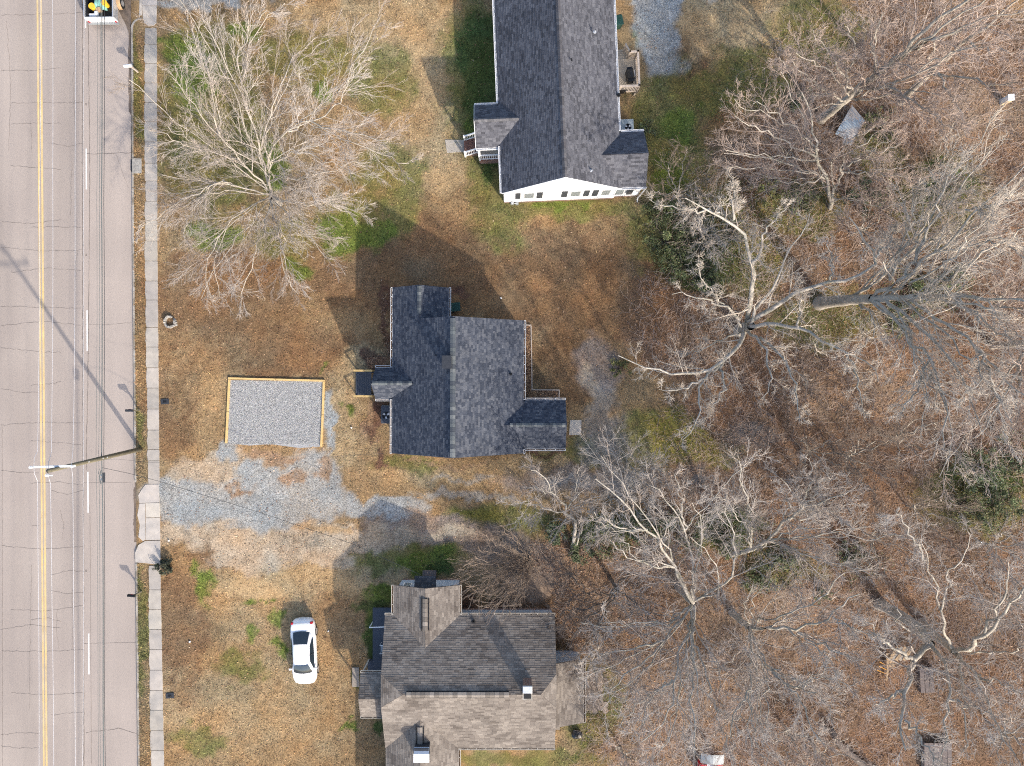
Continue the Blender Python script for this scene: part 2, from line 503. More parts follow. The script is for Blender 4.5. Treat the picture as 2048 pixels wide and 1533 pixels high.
def ground_colour(u, v):
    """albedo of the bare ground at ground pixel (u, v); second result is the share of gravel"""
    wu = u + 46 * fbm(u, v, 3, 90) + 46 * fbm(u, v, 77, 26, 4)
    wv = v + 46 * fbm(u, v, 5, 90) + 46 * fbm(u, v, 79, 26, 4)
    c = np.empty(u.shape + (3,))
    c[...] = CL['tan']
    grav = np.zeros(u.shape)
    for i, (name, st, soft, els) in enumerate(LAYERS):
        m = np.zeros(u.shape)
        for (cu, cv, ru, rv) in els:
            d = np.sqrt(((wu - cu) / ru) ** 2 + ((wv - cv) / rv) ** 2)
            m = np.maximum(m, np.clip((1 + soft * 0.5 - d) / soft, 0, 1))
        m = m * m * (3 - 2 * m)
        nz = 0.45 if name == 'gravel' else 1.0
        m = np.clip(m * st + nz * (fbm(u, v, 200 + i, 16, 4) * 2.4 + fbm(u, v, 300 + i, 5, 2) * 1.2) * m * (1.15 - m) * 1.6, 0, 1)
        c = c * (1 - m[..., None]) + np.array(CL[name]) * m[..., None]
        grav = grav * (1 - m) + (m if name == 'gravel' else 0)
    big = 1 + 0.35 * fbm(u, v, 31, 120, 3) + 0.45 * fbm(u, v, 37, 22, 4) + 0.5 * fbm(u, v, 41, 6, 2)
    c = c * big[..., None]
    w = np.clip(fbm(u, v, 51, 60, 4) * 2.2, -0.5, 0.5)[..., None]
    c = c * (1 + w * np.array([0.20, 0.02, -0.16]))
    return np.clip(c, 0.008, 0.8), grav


def ground_z(u, v):
    z = 0.05 * fbm(u, v, 11, 60, 4) + 0.03 * fbm(u, v, 12, 8, 2)
    k = kerb_u(v)
    z = np.where(u < k + 3, -0.20, z)
    near = (u >= k) & (u < walk_r(v) + 8)
    z = np.where(near, z * 0.25 - 0.005, z)
    return z


def build_ground():
    step = 0.2
    xs = np.arange(-43, 43.01, step)
    ys = np.arange(-32.5, 32.51, step)
    X, Y = np.meshgrid(xs, ys)
    U, V = X * S + 1024, 766 - Y * S
    Z = ground_z(U, V)
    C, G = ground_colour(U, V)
    ny, nx = X.shape
    verts = np.stack([X, Y, Z], -1).reshape(-1, 3)
    # drop the rim so that the sheet meets the wide plain below it
    idx = np.arange(ny * nx).reshape(ny, nx)
    f = np.stack([idx[:-1, :-1], idx[:-1, 1:], idx[1:, 1:], idx[1:, :-1]], -1).reshape(-1, 4)
    cols = np.concatenate([C.reshape(-1, 3), G.reshape(-1, 1)], 1)
    m = bpy.data.materials.new('soil_and_grass')
    m.use_nodes = True
    n, l = m.node_tree.nodes, m.node_tree.links
    b = n['Principled BSDF']
    b.inputs['Roughness'].default_value = 0.95
    b.inputs['Specular IOR Level'].default_value = 0.1
    at = n.new('ShaderNodeAttribute')
    at.attribute_name = 'tint'
    tc = n.new('ShaderNodeTexCoord')
    n1 = n.new('ShaderNodeTexNoise')
    n1.inputs['Scale'].default_value = 9
    n1.inputs['Detail'].default_value = 6
    n1.inputs['Roughness'].default_value = 0.75
    vo = n.new('ShaderNodeTexVoronoi')
    vo.inputs['Scale'].default_value = 16
    l.new(tc.outputs['Object'], n1.inputs['Vector'])
    l.new(tc.outputs['Object'], vo.inputs['Vector'])
    mr = n.new('ShaderNodeMapRange')
    mr.inputs['From Min'].default_value = 0.3
    mr.inputs['From Max'].default_value = 0.7
    mr.inputs['To Min'].default_value = 0.30
    mr.inputs['To Max'].default_value = 1.70
    l.new(n1.outputs['Fac'], mr.inputs['Value'])
    sp = n.new('ShaderNodeSeparateColor')
    l.new(vo.outputs['Color'], sp.inputs[0])
    mr2 = n.new('ShaderNodeMapRange')
    mr2.inputs['To Min'].default_value = 0.55
    mr2.inputs['To Max'].default_value = 1.45
    l.new(sp.outputs[0], mr2.inputs['Value'])
    mx = n.new('ShaderNodeMix')
    mx.data_type = 'FLOAT'
    l.new(at.outputs['Alpha'], mx.inputs[0])
    l.new(mr.outputs[0], mx.inputs[2])
    l.new(mr2.outputs[0], mx.inputs[3])
    vm = n.new('ShaderNodeVectorMath')
    vm.operation = 'SCALE'
    l.new(at.outputs['Color'], vm.inputs[0])
    l.new(mx.outputs[0], vm.inputs['Scale'])
    l.new(vm.outputs[0], b.inputs['Base Color'])
    bp = n.new('ShaderNodeBump')
    bp.inputs['Strength'].default_value = 0.6
    bp.inputs['Distance'].default_value = 0.04
    l.new(n1.outputs['Fac'], bp.inputs['Height'])
    l.new(bp.outputs[0], b.inputs['Normal'])
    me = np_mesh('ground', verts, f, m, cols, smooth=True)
    o = link('ground', me)
    tag(o, kind='structure')
    M['ground'] = m
    far = MB().add([(-400, -400, -0.3), (400, -400, -0.3), (400, 400, -0.3), (-400, 400, -0.3)], [(0, 1, 2, 3)])
    o = far.build('terrain', mat('terrain', (0.19, 0.12, 0.065), 0.95, 0.3, 0.1, 3, hue=(0.11, 0.1, 0.04)))
    tag(o, kind='structure')


build_ground()


# ---------------------------------------------------------------- road, kerb, pavement
ZR = -0.12


def strip(left, right, v0, v1, z, n=40):
    mb = MB()
    vs = []
    for i in range(n + 1):
        v = v0 + (v1 - v0) * i / n
        vs.append(T(left(v), v, z))
        vs.append(T(right(v), v, z))
    return mb.add(vs, [(2 * i, 2 * i + 2, 2 * i + 3, 2 * i + 1) for i in range(n)])


def lin(a, b, v0=0.0, v1=1533.0):
    return lambda v: a + (b - a) * (v - v0) / (v1 - v0)


road = strip(lambda v: -400, lin(164.5, 167.5), -700, 2300, ZR).build('road', M['asphalt'])
tag(road, kind='structure')
lane = strip(lin(164.5, 167.5), lambda v: float(kerb_u(v)) + 0.5, -700, 2300, ZR + 0.002).build('road_lane', M['asphalt_lane'])
tag(lane, kind='structure')
silt = MB()
r2 = random.Random(4)
vs = []
N = 120
for i in range(N + 1):
    v = -40 + 1120 * i / N
    w = 7.5 if v < 230 else (3.0 if v < 340 else 1.2)
    if v < 60:
        w += (60 - v) * 0.45
    w += r2.uniform(-1.0, 1.0)
    vs += [T(float(kerb_u(v)) - max(w, 0.4), v, ZR + 0.006), T(float(kerb_u(v)) + 0.6, v, ZR + 0.006)]
silt.add(vs, [(2 * i, 2 * i + 2, 2 * i + 3, 2 * i + 1) for i in range(N)])
vs = []
N = 40
for i in range(N + 1):
    v = 975 + 110 * i / N
    a = math.sin(math.pi * min(1, i / 14.0) / 2)
    vs += [T(266.5 - 3 * math.sin(i * 0.3) * 0.3 - r2.uniform(0, 1.2), v, ZR + 0.007), T(269 + (9 if i < 14 else 6) * (1 - 0.5 * i / N) * a + r2.uniform(-1, 1), v, ZR + 0.007)]
silt.add(vs, [(2 * i, 2 * i + 2, 2 * i + 3, 2 * i + 1) for i in range(N)])
tag(silt.build('gutter_silt', M['gutter_silt']), kind='structure')

# painted markings
pm = MB()
for (a0, a1, b0, b1) in ((71.0, 84.0, 74.6, 87.6), (77.6, 89.3, 81.6, 93.2)):
    st = strip(lin(a0, a1), lin(b0, b1), -300, 1850, ZR + 0.008, 60)
    pm.add(st.v, st.f)
tag(pm.build('centre_line', M['yellow_paint']), kind='structure')
for k in range(-2, 7):
    v0 = 296 - 324 * 1 + 324 * k + (k - 1) * 0.0
    st = strip(lin(167.6, 175.6), lin(170.4, 178.4), v0, v0 + 82, ZR + 0.008, 4)
    tag(MB().add(st.v, st.f).build('lane_dash', M['white_paint']), kind='structure')

# cracks: thin irregular strips lying on the asphalt
ck = MB()
rc = random.Random(21)


def crack(pts, w, z=ZR + 0.006, jag=1.2, sub=6):
    line = []
    for i in range(len(pts) - 1):
        (x0, y0), (x1, y1) = pts[i], pts[i + 1]
        L = math.hypot(x1 - x0, y1 - y0)
        n = max(2, int(L / sub))
        for k in range(n):
            t = k / n
            line.append((x0 + (x1 - x0) * t + rc.uniform(-jag, jag), y0 + (y1 - y0) * t + rc.uniform(-jag, jag)))
    line.append(pts[-1])
    vs = []
    for i, p in enumerate(line):
        q0, q1 = line[max(0, i - 1)], line[min(len(line) - 1, i + 1)]
        dx, dy = q1[0] - q0[0], q1[1] - q0[1]
        L = math.hypot(dx, dy) or 1
        h = w / 2 * rc.uniform(0.3, 1.1)
        vs += [T(p[0] - dy / L * h, p[1] + dx / L * h, z), T(p[0] + dy / L * h, p[1] - dx / L * h, z)]
    ck.add(vs, [(2 * i, 2 * i + 2, 2 * i + 3, 2 * i + 1) for i in range(len(line) - 1)])


for v in (27, 134, 208, 247, 291, 333, 442, 452, 500, 541, 610, 645, 700, 765, 779, 848, 885, 942, 965, 985, 1052, 1096, 1148, 1187, 1218, 1240, 1256, 1306, 1388, 1430, 1470, 1492):
    x0 = rc.choice([0, 0, 20, 60])
    x1 = rc.choice([75, 120, 160, 164])
    if rc.random() < 0.3:
        x0, x1 = 100, 164
    crack([(x0, v + rc.uniform(-6, 6)), ((x0 + x1) / 2, v + rc.uniform(-6, 6)), (x1, v + rc.uniform(-6, 6))], 0.75)
for (x, a, b) in ((15, 40, 300), (148, 80, 250), (140, 320, 430), (150, 500, 560), (122, 1020, 1080), (116, 1220, 1300), (142, 1180, 1300), (57, 1130, 1420), (60, 240, 300)):
    crack([(x + rc.uniform(-5, 5), a), (x + rc.uniform(-5, 5), (a + b) / 2), (x, b)], 0.6)
crack([(168, 307), (210, 306), (262, 304)], 1.5, jag=1)
crack([(230, 307), (255, 375)], 0.7)
crack([(170, 1466), (215, 1461), (240, 1458), (274, 1470)], 1.3)
crack([(170, 650), (215, 648), (262, 645)], 0.7)
crack([(165, 966), (262, 965)], 0.8, jag=0.4)
crack([(165, 1288), (272, 1286)], 0.8, jag=0.4)
crack([(2, 850), (3, 1533)], 0.7, jag=0.4)
crack([(174.5, 40), (178, 330), (176, 560), (174, 760), (171, 900), (171.5, 940)], 1.5, ZR + 0.011, 0.5, 9)
crack([(178, 1010), (179.5, 1200), (181, 1530)], 0.7, ZR + 0.011, 0.3, 9)
crack([(163, 0), (163.5, 500), (164, 760), (165, 1000), (166, 1533)], 1.7, ZR + 0.011, 0.8, 7)
for y in (205, 507, 1140):
    crack([(168, y), (172, y + 4), (169, y + 4), (172, y)], 0.8, ZR + 0.0115, 0.1)
tag(ck.build('road_crack', M['crack']), kind='stuff')

# kerb: separate lengths
kb = empty('kerb', T(265, 700, 0))
tag(kb, kind='structure')


def kerb_piece(v0, v1, name='kerb_length'):
    a, b = float(kerb_u(v0)), float(kerb_u(v1))
    w = 3.4
    pts = [T(a, v0)[:2], T(a + w, v0)[:2], T(b + w, v1)[:2], T(b, v1)[:2]]
    o = MB().prism(pts, -0.25, 0.015).build(name, M['kerb'])
    o.parent = kb
    o.matrix_parent_inverse = kb.matrix_world.inverted() if False else Matrix.Translation(-kb.location)
    return o


v = 57.0
while v < 965:
    v1 = min(v + 82, 965)
    if not (300 < v < 345):
        pass
    kerb_piece(v, v1 - 0.4)
    v = v1
v = 1127.0
while v < 1640:
    kerb_piece(v, v + 81.6)
    v += 82
kc = MB()
ring = []
for i in range(9):
    a = math.pi / 2 * i / 8
    ring.append((262 + 22 - 22 * math.cos(a) , 57 - 22 * math.sin(a)))
for i in range(8):
    p, q = ring[i], ring[i + 1]
    k = 0.84
    pi_ = (284 + (p[0] - 284) * k, 57 + (p[1] - 57) * k)
    qi = (284 + (q[0] - 284) * k, 57 + (q[1] - 57) * k)
    kc.prism([T(*p)[:2], T(*q)[:2], T(*qi)[:2], T(*pi_)[:2]], -0.25, 0.015)
o = kc.build('kerb_return', M['kerb'])
o.parent = kb
o.matrix_parent_inverse = Matrix.Translation(-kb.location)

# pavement slabs, one object each
pv = empty('pavement', T(302, 700, 0))
tag(pv, kind='structure')
joints = [56, 90, 127, 166, 205, 244, 284, 326.5, 362, 402.5, 441.5, 482, 522, 562, 600, 655, 694, 735.5, 776, 818, 860, 899, 921.5, 968]
joints2 = [1131, 1179.5, 1219, 1259, 1299, 1340, 1381, 1420, 1461, 1501, 1541, 1581, 1621]


def slab(pts, z=0.03, shade=1.0, name='slab'):
    o = MB().prism([T(*p)[:2] for p in pts], -0.06, z, (shade, shade * random.uniform(0.985, 1.0), shade * random.uniform(0.96, 1.0))).build(name, M['concrete'], bevel=0.006)
    o.parent = pv
    o.matrix_parent_inverse = Matrix.Translation(-pv.location)
    return o


def slab_run(js, seed):
    rr = random.Random(seed)
    for i in range(len(js) - 1):
        a, b = js[i] + 0.45, js[i + 1] - 0.45
        n = 7
        le, ri = [], []
        nl = rr.uniform(-0.5, 2.5)
        for k in range(n):
            t = k / (n - 1)
            vv = a + (b - a) * t
            e = 1.2 * (abs(t - 0.5) * 2) ** 4
            le.append((float(walk_l(vv)) + max(0, nl + rr.uniform(-0.7, 0.7)) + e, vv))
            ri.append((float(walk_r(vv)) - rr.uniform(0, 0.5) - 0.3 * e, vv))
        slab(le + ri[::-1], 0.03 + rr.uniform(-0.006, 0.008), rr.uniform(1.0, 1.2))


slab_run(joints, 5)
slab_run(joints2, 6)
# driveway aprons: cast slabs flaring to the road
slab([(291, 969), (317.5, 968.5), (319, 1004.5), (279, 1006), (277, 990), (283, 980)], 0.03, 1.32)
slab([(279, 1007), (290.5, 1006.5), (291, 1079.5), (286, 1082), (277, 1074), (280, 1050), (275, 1030)], 0.028, 1.3)
slab([(291.5, 1006), (319.3, 1005.5), (320.2, 1034.5), (291.8, 1035)], 0.034, 1.34)
slab([(291.8, 1036), (320.2, 1035.5), (320.8, 1079.5), (291.8, 1080)], 0.03, 1.3)
slab([(290, 1082), (320.8, 1081), (321.4, 1130), (290, 1126), (271, 1124.5), (270.5, 1105), (277, 1090)], 0.032, 1.28)
slab([(281, -60), (284, -60), (284, 31), (278.5, 31)], 0.028, 1.28)
slab([(284.6, -60), (314.5, -60), (314, 11.5), (284.6, 11.5)], 0.03, 1.32)
slab([(284.6, 12.5), (314, 12.5), (313, 46), (308, 51.5), (296, 51.5), (289, 46), (286, 36)], 0.032, 1.3)

# storm inlet lid on the verge
ib = empty('storm_drain_inlet', T(273.5, 332), 0, 'concrete storm drain inlet lid set in the grass verge behind the kerb', 'drain inlet')
c0 = ib.location
MB().box((-0.33, -0.55, -0.1), (0.37, 0.5, 0.06)).build('lid', M['weathered'], ib, bevel=0.02)
MB().box((-0.35, 0.53, -0.1), (0.4, 0.58, 0.05)).build('frame_bar', M['kerb'], ib)
MB().box((-0.45, -0.4, -0.12), (-0.36, 0.4, -0.03)).build('opening', M['black_metal'], ib)
# ---------------------------------------------------------------- house builder
def clip_convex(poly, clip):
    """Sutherland-Hodgman, clip counter-clockwise convex"""
    out = poly
    n = len(clip)
    for i in range(n):
        ax, ay = clip[i]
        bx, by = clip[(i + 1) % n]
        ex, ey = bx - ax, by - ay
        inp, out = out, []
        if not inp:
            return []
        for j in range(len(inp)):
            p, q = inp[j], inp[(j + 1) % len(inp)]
            sp_ = ex * (p[1] - ay) - ey * (p[0] - ax)
            sq = ex * (q[1] - ay) - ey * (q[0] - ax)
            if sp_ >= -1e-9:
                out.append(p)
            if (sp_ > 1e-9 and sq < -1e-9) or (sp_ < -1e-9 and sq > 1e-9):
                t = sp_ / (sp_ - sq)
                out.append((p[0] + (q[0] - p[0]) * t, p[1] + (q[1] - p[1]) * t))
    return out


class House:
    def __init__(self, name, tx, ty, rot, label, cat, palette, stain=0.0, tab=(0.14, 0.30), course=0.143, seed=1):
        self.loc = T(tx, ty, 0)
        self.rot = rot
        self.root = empty(name, self.loc, rot, label, cat)
        self.inv = Matrix.Rotation(-rot, 3, 'Z')
        self.pal = palette
        self.tab, self.course = tab, course
        self.stain = stain
        self.sh = MB()
        self.deck = MB()
        self.wall = MB()
        self.base = MB()
        self.rr = random.Random(seed)
        self.seed = seed

    def L(self, u, v, z):
        return self.inv @ (P(u, v, z) - self.loc)

    def G(self, tx, ty, z=0.0):
        return self.inv @ (T(tx, ty, z) - self.loc)

    def face(self, pts, pal=None):
        pal = pal or self.pal
        pts = [Vector(p) for p in pts]
        n = Vector((0, 0, 0))
        for i in range(len(pts)):
            n += (pts[i] - pts[0]).cross(pts[(i + 1) % len(pts)] - pts[0])
        n.normalize()
        if n.z < 0:
            n = -n
            pts = pts[::-1]
        d = Vector((0, 0, -1)) + n * n.z
        d = d.normalized() if d.length > 1e-4 else Vector((0, -1, 0))
        a = d.cross(n).normalized()
        h0 = sum(n.dot(p) for p in pts) / len(pts)
        q = [(p.dot(a), p.dot(d)) for p in pts]
        area = sum(q[i][0] * q[(i + 1) % len(q)][1] - q[(i + 1) % len(q)][0] * q[i][1] for i in range(len(q)))
        if area < 0:
            q = q[::-1]
        smin, smax = min(p[0] for p in q), max(p[0] for p in q)
        tmin, tmax = min(p[1] for p in q), max(p[1] for p in q)
        sd = self.rr.randint(0, 999)
        t1 = tmax
        i = 0
        while t1 > tmin + 1e-6:
            t0 = t1 - self.course
            s = smin - self.rr.uniform(0, self.tab[1])
            while s < smax:
                w = self.rr.uniform(*self.tab)
                r = [(s, t0), (s + w - 0.008, t0), (s + w - 0.008, t1), (s, t1)]
                c = clip_convex(r, q)
                if len(c) >= 3:
                    lift = self.rr.uniform(0.010, 0.022)
                    vs = []
                    for (x, y) in c:
                        k = (y - t0) / self.course
                        vs.append(a * x + d * y + n * (h0 + 0.004 + (lift - 0.004) * k + 0.012))
                    cc = pal[min(len(pal) - 1, int(abs(self.rr.gauss(0, 0.45)) * len(pal)))] if not callable(pal) else pal(self.rr, s, t1, sd)
                    m = self.rr.uniform(0.94, 1.06)
                    cc = (cc[0] * m, cc[1] * m, cc[2] * m)
                    self.sh.add(vs, [tuple(range(len(vs)))], cc)
                    low = [j for j, (x, y) in enumerate(c) if abs(y - t1) < 1e-6]
                    if len(low) == 2:
                        x0, x1 = c[low[0]][0], c[low[1]][0]
                        x0, x1 = min(x0, x1), max(x0, x1)
                        e = [a * x0 + d * t1 + n * (h0 + lift + 0.012), a * x1 + d * t1 + n * (h0 + lift + 0.012), a * x1 + d * (t1 + 0.002) + n * (h0 + 0.004), a * x0 + d * (t1 + 0.002) + n * (h0 + 0.004)]
                        self.sh.add(e, [(0, 1, 2, 3)], (cc[0] * 0.8, cc[1] * 0.8, cc[2] * 0.8))
                s += w
            t1 = t0
            i += 1
        # deck slab under the shingles
        m = len(pts)
        vs = [p + n * 0.004 for p in pts] + [p - Vector((0, 0, 0.12)) for p in pts]
        self.deck.add(vs, [tuple(range(m)), tuple(range(2 * m - 1, m - 1, -1))] + [(j, m + j, m + (j + 1) % m, (j + 1) % m) for j in range(m)])

    def gable(self, x0, x1, y0, y1, axis, ze, zr, oh=0.25, zb=0.45, ohg=0.06, xr=None):
        """closed body under a gable roof whose eaves stand at ze; axis = direction of the ridge"""
        def sec(c0, c1, cr):
            a, b = c0 + oh, c1 - oh
            za = ze + (zr - ze) * oh / (cr - c0) - 0.10
            zc = ze + (zr - ze) * oh / (c1 - cr) - 0.10
            return [(a, zb), (b, zb), (b, zc), (cr, zr - 0.10), (a, za)]
        if axis == 'y':
            cr = xr if xr is not None else (x0 + x1) / 2
            s = sec(x0, x1, cr)
            ya, yb = y0 + ohg, y1 - ohg
            vs = [(x, ya, z) for x, z in s] + [(x, yb, z) for x, z in s]
            fb = [x0 + oh + 0.03, x1 - oh - 0.03, ya + 0.03, yb - 0.03]
        else:
            cr = xr if xr is not None else (y0 + y1) / 2
            s = sec(y0, y1, cr)
            xa, xb = x0 + ohg, x1 - ohg
            vs = [(xa, y, z) for y, z in s] + [(xb, y, z) for y, z in s]
            fb = [xa + 0.03, xb - 0.03, y0 + oh + 0.03, y1 - oh - 0.03]
        fs = [(4, 3, 2, 1, 0), (5, 6, 7, 8, 9)] + [(i, (i + 1) % 5, 5 + (i + 1) % 5, 5 + i) for i in range(5)]
        self.wall.add(vs, fs)
        self.base.box((fb[0], fb[2], -0.3), (fb[1], fb[3], zb + 0.02))

    def gutter(self, p0, p1, out, mt='white_trim', dirt=True, name='gutter'):
        p0, p1, out = Vector(p0), Vector(p1), Vector(out).normalized()
        z = Vector((0, 0, 1))
        m = MB()
        m.bar(p0 + out * 0.13, p1 + out * 0.13, 0.026, 0.11)
        m.bar(p0 + out * 0.012, p1 + out * 0.012, 0.022, 0.11)
        m.bar(p0 + out * 0.07 - z * 0.05, p1 + out * 0.07 - z * 0.05, 0.10, 0.012)
        Lh = (p1 - p0).length
        k = max(1, int(Lh / 0.6))
        for i in range(k + 1):
            p = p0 + (p1 - p0) * (i / k)
            m.bar(p + z * 0.045, p + out * 0.135 + z * 0.045, 0.03, 0.02)
        g = m.build(name, M[mt], self.root)
        if dirt:
            MB().bar(p0 + out * 0.07 - z * 0.02, p1 + out * 0.07 - z * 0.02, 0.09, 0.035).build('debris', M['gutter_dirt'], g)
        return g

    def done(self, wall_mat, base_mat):
        o = self.sh.build('shingles', M['shingle'], self.root)
        tag(o, kind='stuff')
        self.deck.build('roof', M['deck_under'], self.root)
        self.wall.build('wall', wall_mat, self.root)
        self.base.build('foundation', base_mat, self.root)

    def ridge_caps(self, p0, p1, w, pal, side=(1, 0, 0), slope=0.3, step=0.2, h=0.03, name='ridge_cap'):
        """separate folded cap shingles laid over a ridge"""
        p0, p1 = Vector(p0), Vector(p1)
        sd = Vector(side).normalized()
        d = (p1 - p0).normalized()
        n = max(1, int((p1 - p0).length / step))
        for i in range(n):
            a = p0 + d * ((p1 - p0).length * i / n)
            b = p0 + d * ((p1 - p0).length * (i + 1) / n + 0.02)
            c = pal[self.rr.randrange(len(pal))]
            k = self.rr.uniform(0.9, 1.1)
            c = (c[0] * k, c[1] * k, c[2] * k)
            z = Vector((0, 0, 1))
            m = MB()
            vs = []
            for p, e in ((a, 0.012), (b, 0.0)):
                vs += [p - sd * w / 2 - z * (slope * w / 2 - h - e), p + z * (h + e), p + sd * w / 2 - z * (slope * w / 2 - h - e),
                       p - sd * w / 2 - z * (slope * w / 2 + 0.02), p + sd * w / 2 - z * (slope * w / 2 + 0.02)]
            m.add(vs, [(0, 1, 6, 5), (1, 2, 7, 6), (0, 5, 8, 3), (2, 4, 9, 7), (0, 3, 4, 2, 1), (5, 6, 7, 9, 8)], c)
            m.build(name, M['shingle'], self.root)

    def vent_pipe(self, p, r=0.05, h=0.3, mt='dark_metal', cap='galv'):
        p = Vector(p)
        m = MB()
        m.tube([p - Vector((0, 0, 0.15)), p + Vector((0, 0, h))], r, 12)
        m.disc((p.x, p.y), r * 2.2, p.z - 0.02, p.z + 0.03, 12)
        o = m.build('vent_pipe', M[mt], self.root)
        MB().disc((p.x, p.y), r * 0.8, p.z + h, p.z + h + 0.01, 10).build('opening', M[cap], o)


def ramp(cols, jitter=0.5, scale=0.8):
    """shingle colour: patchy along the course, plus a random pick per tab"""
    g = np.random.default_rng(5).random((64, 64))

    def f(rr, s, t, sd):
        x, y = s / scale + sd, t / (scale * 0.6) + sd * 0.37
        ix, iy = int(math.floor(x)), int(math.floor(y))
        fx, fy = x - ix, y - iy
        v = (g[iy % 64, ix % 64] * (1 - fx) + g[iy % 64, (ix + 1) % 64] * fx) * (1 - fy) + (g[(iy + 1) % 64, ix % 64] * (1 - fx) + g[(iy + 1) % 64, (ix + 1) % 64] * fx) * fy
        v = v * (1 - jitter) + rr.random() * jitter
        v = min(0.999, max(0.0, (v - 0.15) / 0.7)) * (len(cols) - 1)
        i = int(v)
        k = v - i
        a, b = cols[i], cols[min(i + 1, len(cols) - 1)]
        return tuple(a[j] * (1 - k) + b[j] * k for j in range(3))
    return f


# ---------------------------------------------------------------- middle house (navy-grey shingles)
PAL_B = ramp([(0.040, 0.047, 0.064), (0.054, 0.062, 0.081), (0.064, 0.072, 0.091), (0.077, 0.084, 0.102), (0.10, 0.107, 0.124)], 0.85)
h = House('shingled_house', 910, 770, R(-0.5), 'single storey house with navy grey shingle roof between the gravel pad and the woods', 'house', PAL_B, seed=3)
G = h.G
ze, zr = 3.2, 6.4
SW, NW = G(798.5, 898, ze), G(800, 586.5, ze)
rS, rN = G(919, 898, zr), G(920, 648.6, zr)
wS, wN = G(855, 648.6, 4.67), G(855, 587, 4.67)
nwm = G(799.7, 648.6, ze)
h.face([SW, rS, rN, nwm])
h.face([nwm, wS, wN, NW])
eS, eN = G(1045, 898, ze), G(1046.5, 648.6, ze)
h.face([rS, eS, eN, rN])
weS, weN = G(905, 648.6, ze), G(905.5, 587, ze)
h.face([wS, weS, weN, wN])
# west porch roof
zp, zq = 3.05, 4.4
pr, pe = G(765.5, 766.5, zq), G(847, 766.5, zq)
h.face([G(767, 736.8, zp), G(810, 736.8, zp), pe, pr])
h.face([G(767, 796.2, zp), G(810, 796.2, zp), pe, pr])
# east wing roof
zq2 = 4.15
qr, qe = G(1125, 843.5, zq2), G(1003, 843.5, zq2)
h.face([G(1125, 798, 3.0), G(1040, 798, 3.0), qe, qr])
h.face([G(1125, 890, 3.0), G(1040, 890, 3.0), qe, qr])


def rect(h, x0, x1, y0, y1):
    a, b = h.G(x0, y1), h.G(x1, y0)
    return a.x, b.x, a.y, b.y


x0, x1, y0, y1 = rect(h, 798.5, 1046, 648.6, 898)
h.gable(x0, x1, y0, y1, 'y', ze, zr, 0.3, xr=G(919.5, 770).x)
x0, x1, y0, y1 = rect(h, 800, 905, 587, 655)
h.gable(x0, x1, y0, y1, 'y', ze, 4.67, 0.16)
x0, x1, y0, y1 = rect(h, 1040, 1125, 798, 890)
h.gable(x0, x1, y0, y1, 'x', 3.0, zq2, 0.25)
# porch: floor, posts, gable infill
a, b = G(768, 796), G(808, 737)
MB().box((a.x, a.y, 0.3), (b.x, b.y, 0.62)).build('porch_floor', M['slate_paint'], h.root)
for px, py in ((770, 740), (770, 793)):
    p = G(px, py)
    MB().box((p.x - 0.05, p.y - 0.05, 0.6), (p.x + 0.05, p.y + 0.05, 3.05)).build('porch_post', M['white_trim'], h.root)
a, b = G(769, 795.6), G(797, 793.2)
MB().box((a.x, a.y, .62), (b.x, b.y, 3.0)).build('porch_wall', M['white_siding'], h.root)
MB().add([G(768, 739, 2.95), G(768, 794, 2.95), G(768, 766.5, 4.28), G(771, 739, 2.95), G(771, 794, 2.95), G(771, 766.5, 4.28)], [(0, 2, 1), (3, 4, 5), (0, 3, 5, 2), (1, 2, 5, 4), (0, 1, 4, 3)]).build('porch_gable', M['white_siding'], h.root)
W_, E_, N_, S_ = (-1, 0, 0), (1, 0, 0), (0, 1, 0), (0, -1, 0)
h.gutter(G(798.5, 898, ze - .03), G(798.8, 797.5, ze - .03), W_)
h.gutter(G(799.3, 736, ze - .03), G(800, 587, ze - .03), W_)
h.gutter(G(798, 736.8, zp), G(767, 736.8, zp), N_)
h.gutter(G(798, 796.2, zp), G(767, 796.2, zp), S_)
h.gutter(G(1046.5, 649, ze - .03), G(1045.2, 797, ze - .03), E_)
h.gutter(G(1045, 891, ze - .03), G(1045, 898, ze - .03), E_)
h.gutter(G(1049, 798, 2.98), G(1125, 798, 2.98), N_)
h.gutter(G(1049, 890, 2.98), G(1125, 890, 2.98), S_)
h.gutter(G(905.5, 587, ze - .03), G(905.3, 647, ze - .03), E_)
# ridge vent and caps
CAPS = [(0.06, 0.068, 0.08), (0.10, 0.112, 0.118), (0.135, 0.145, 0.148), (0.075, 0.085, 0.095)]
h.ridge_caps(G(920.3, 652, zr + .02), G(919.6, 896, zr + .02), 0.34, CAPS, slope=0.25, step=0.27, h=0.05)
h.ridge_caps(G(855, 589, 4.68), G(855, 640, 4.68), 0.26, CAPS, slope=0.4, step=0.2)
h.ridge_caps(G(768, 766.5, 4.41), G(840, 766.5, 4.41), 0.26, CAPS, side=(0, 1, 0), slope=0.45, step=0.2)
h.ridge_caps(G(1020, 843.5, zq2 + .02), G(1122, 843.5, zq2 + .02), 0.26, CAPS, side=(0, 1, 0), slope=0.4, step=0.2)
MB().bar(G(922.6, 650, zr - .02), G(922, 897, zr - .02), 0.02, 0.03).build('ridge_vent_edge', M['black_metal'], h.root)
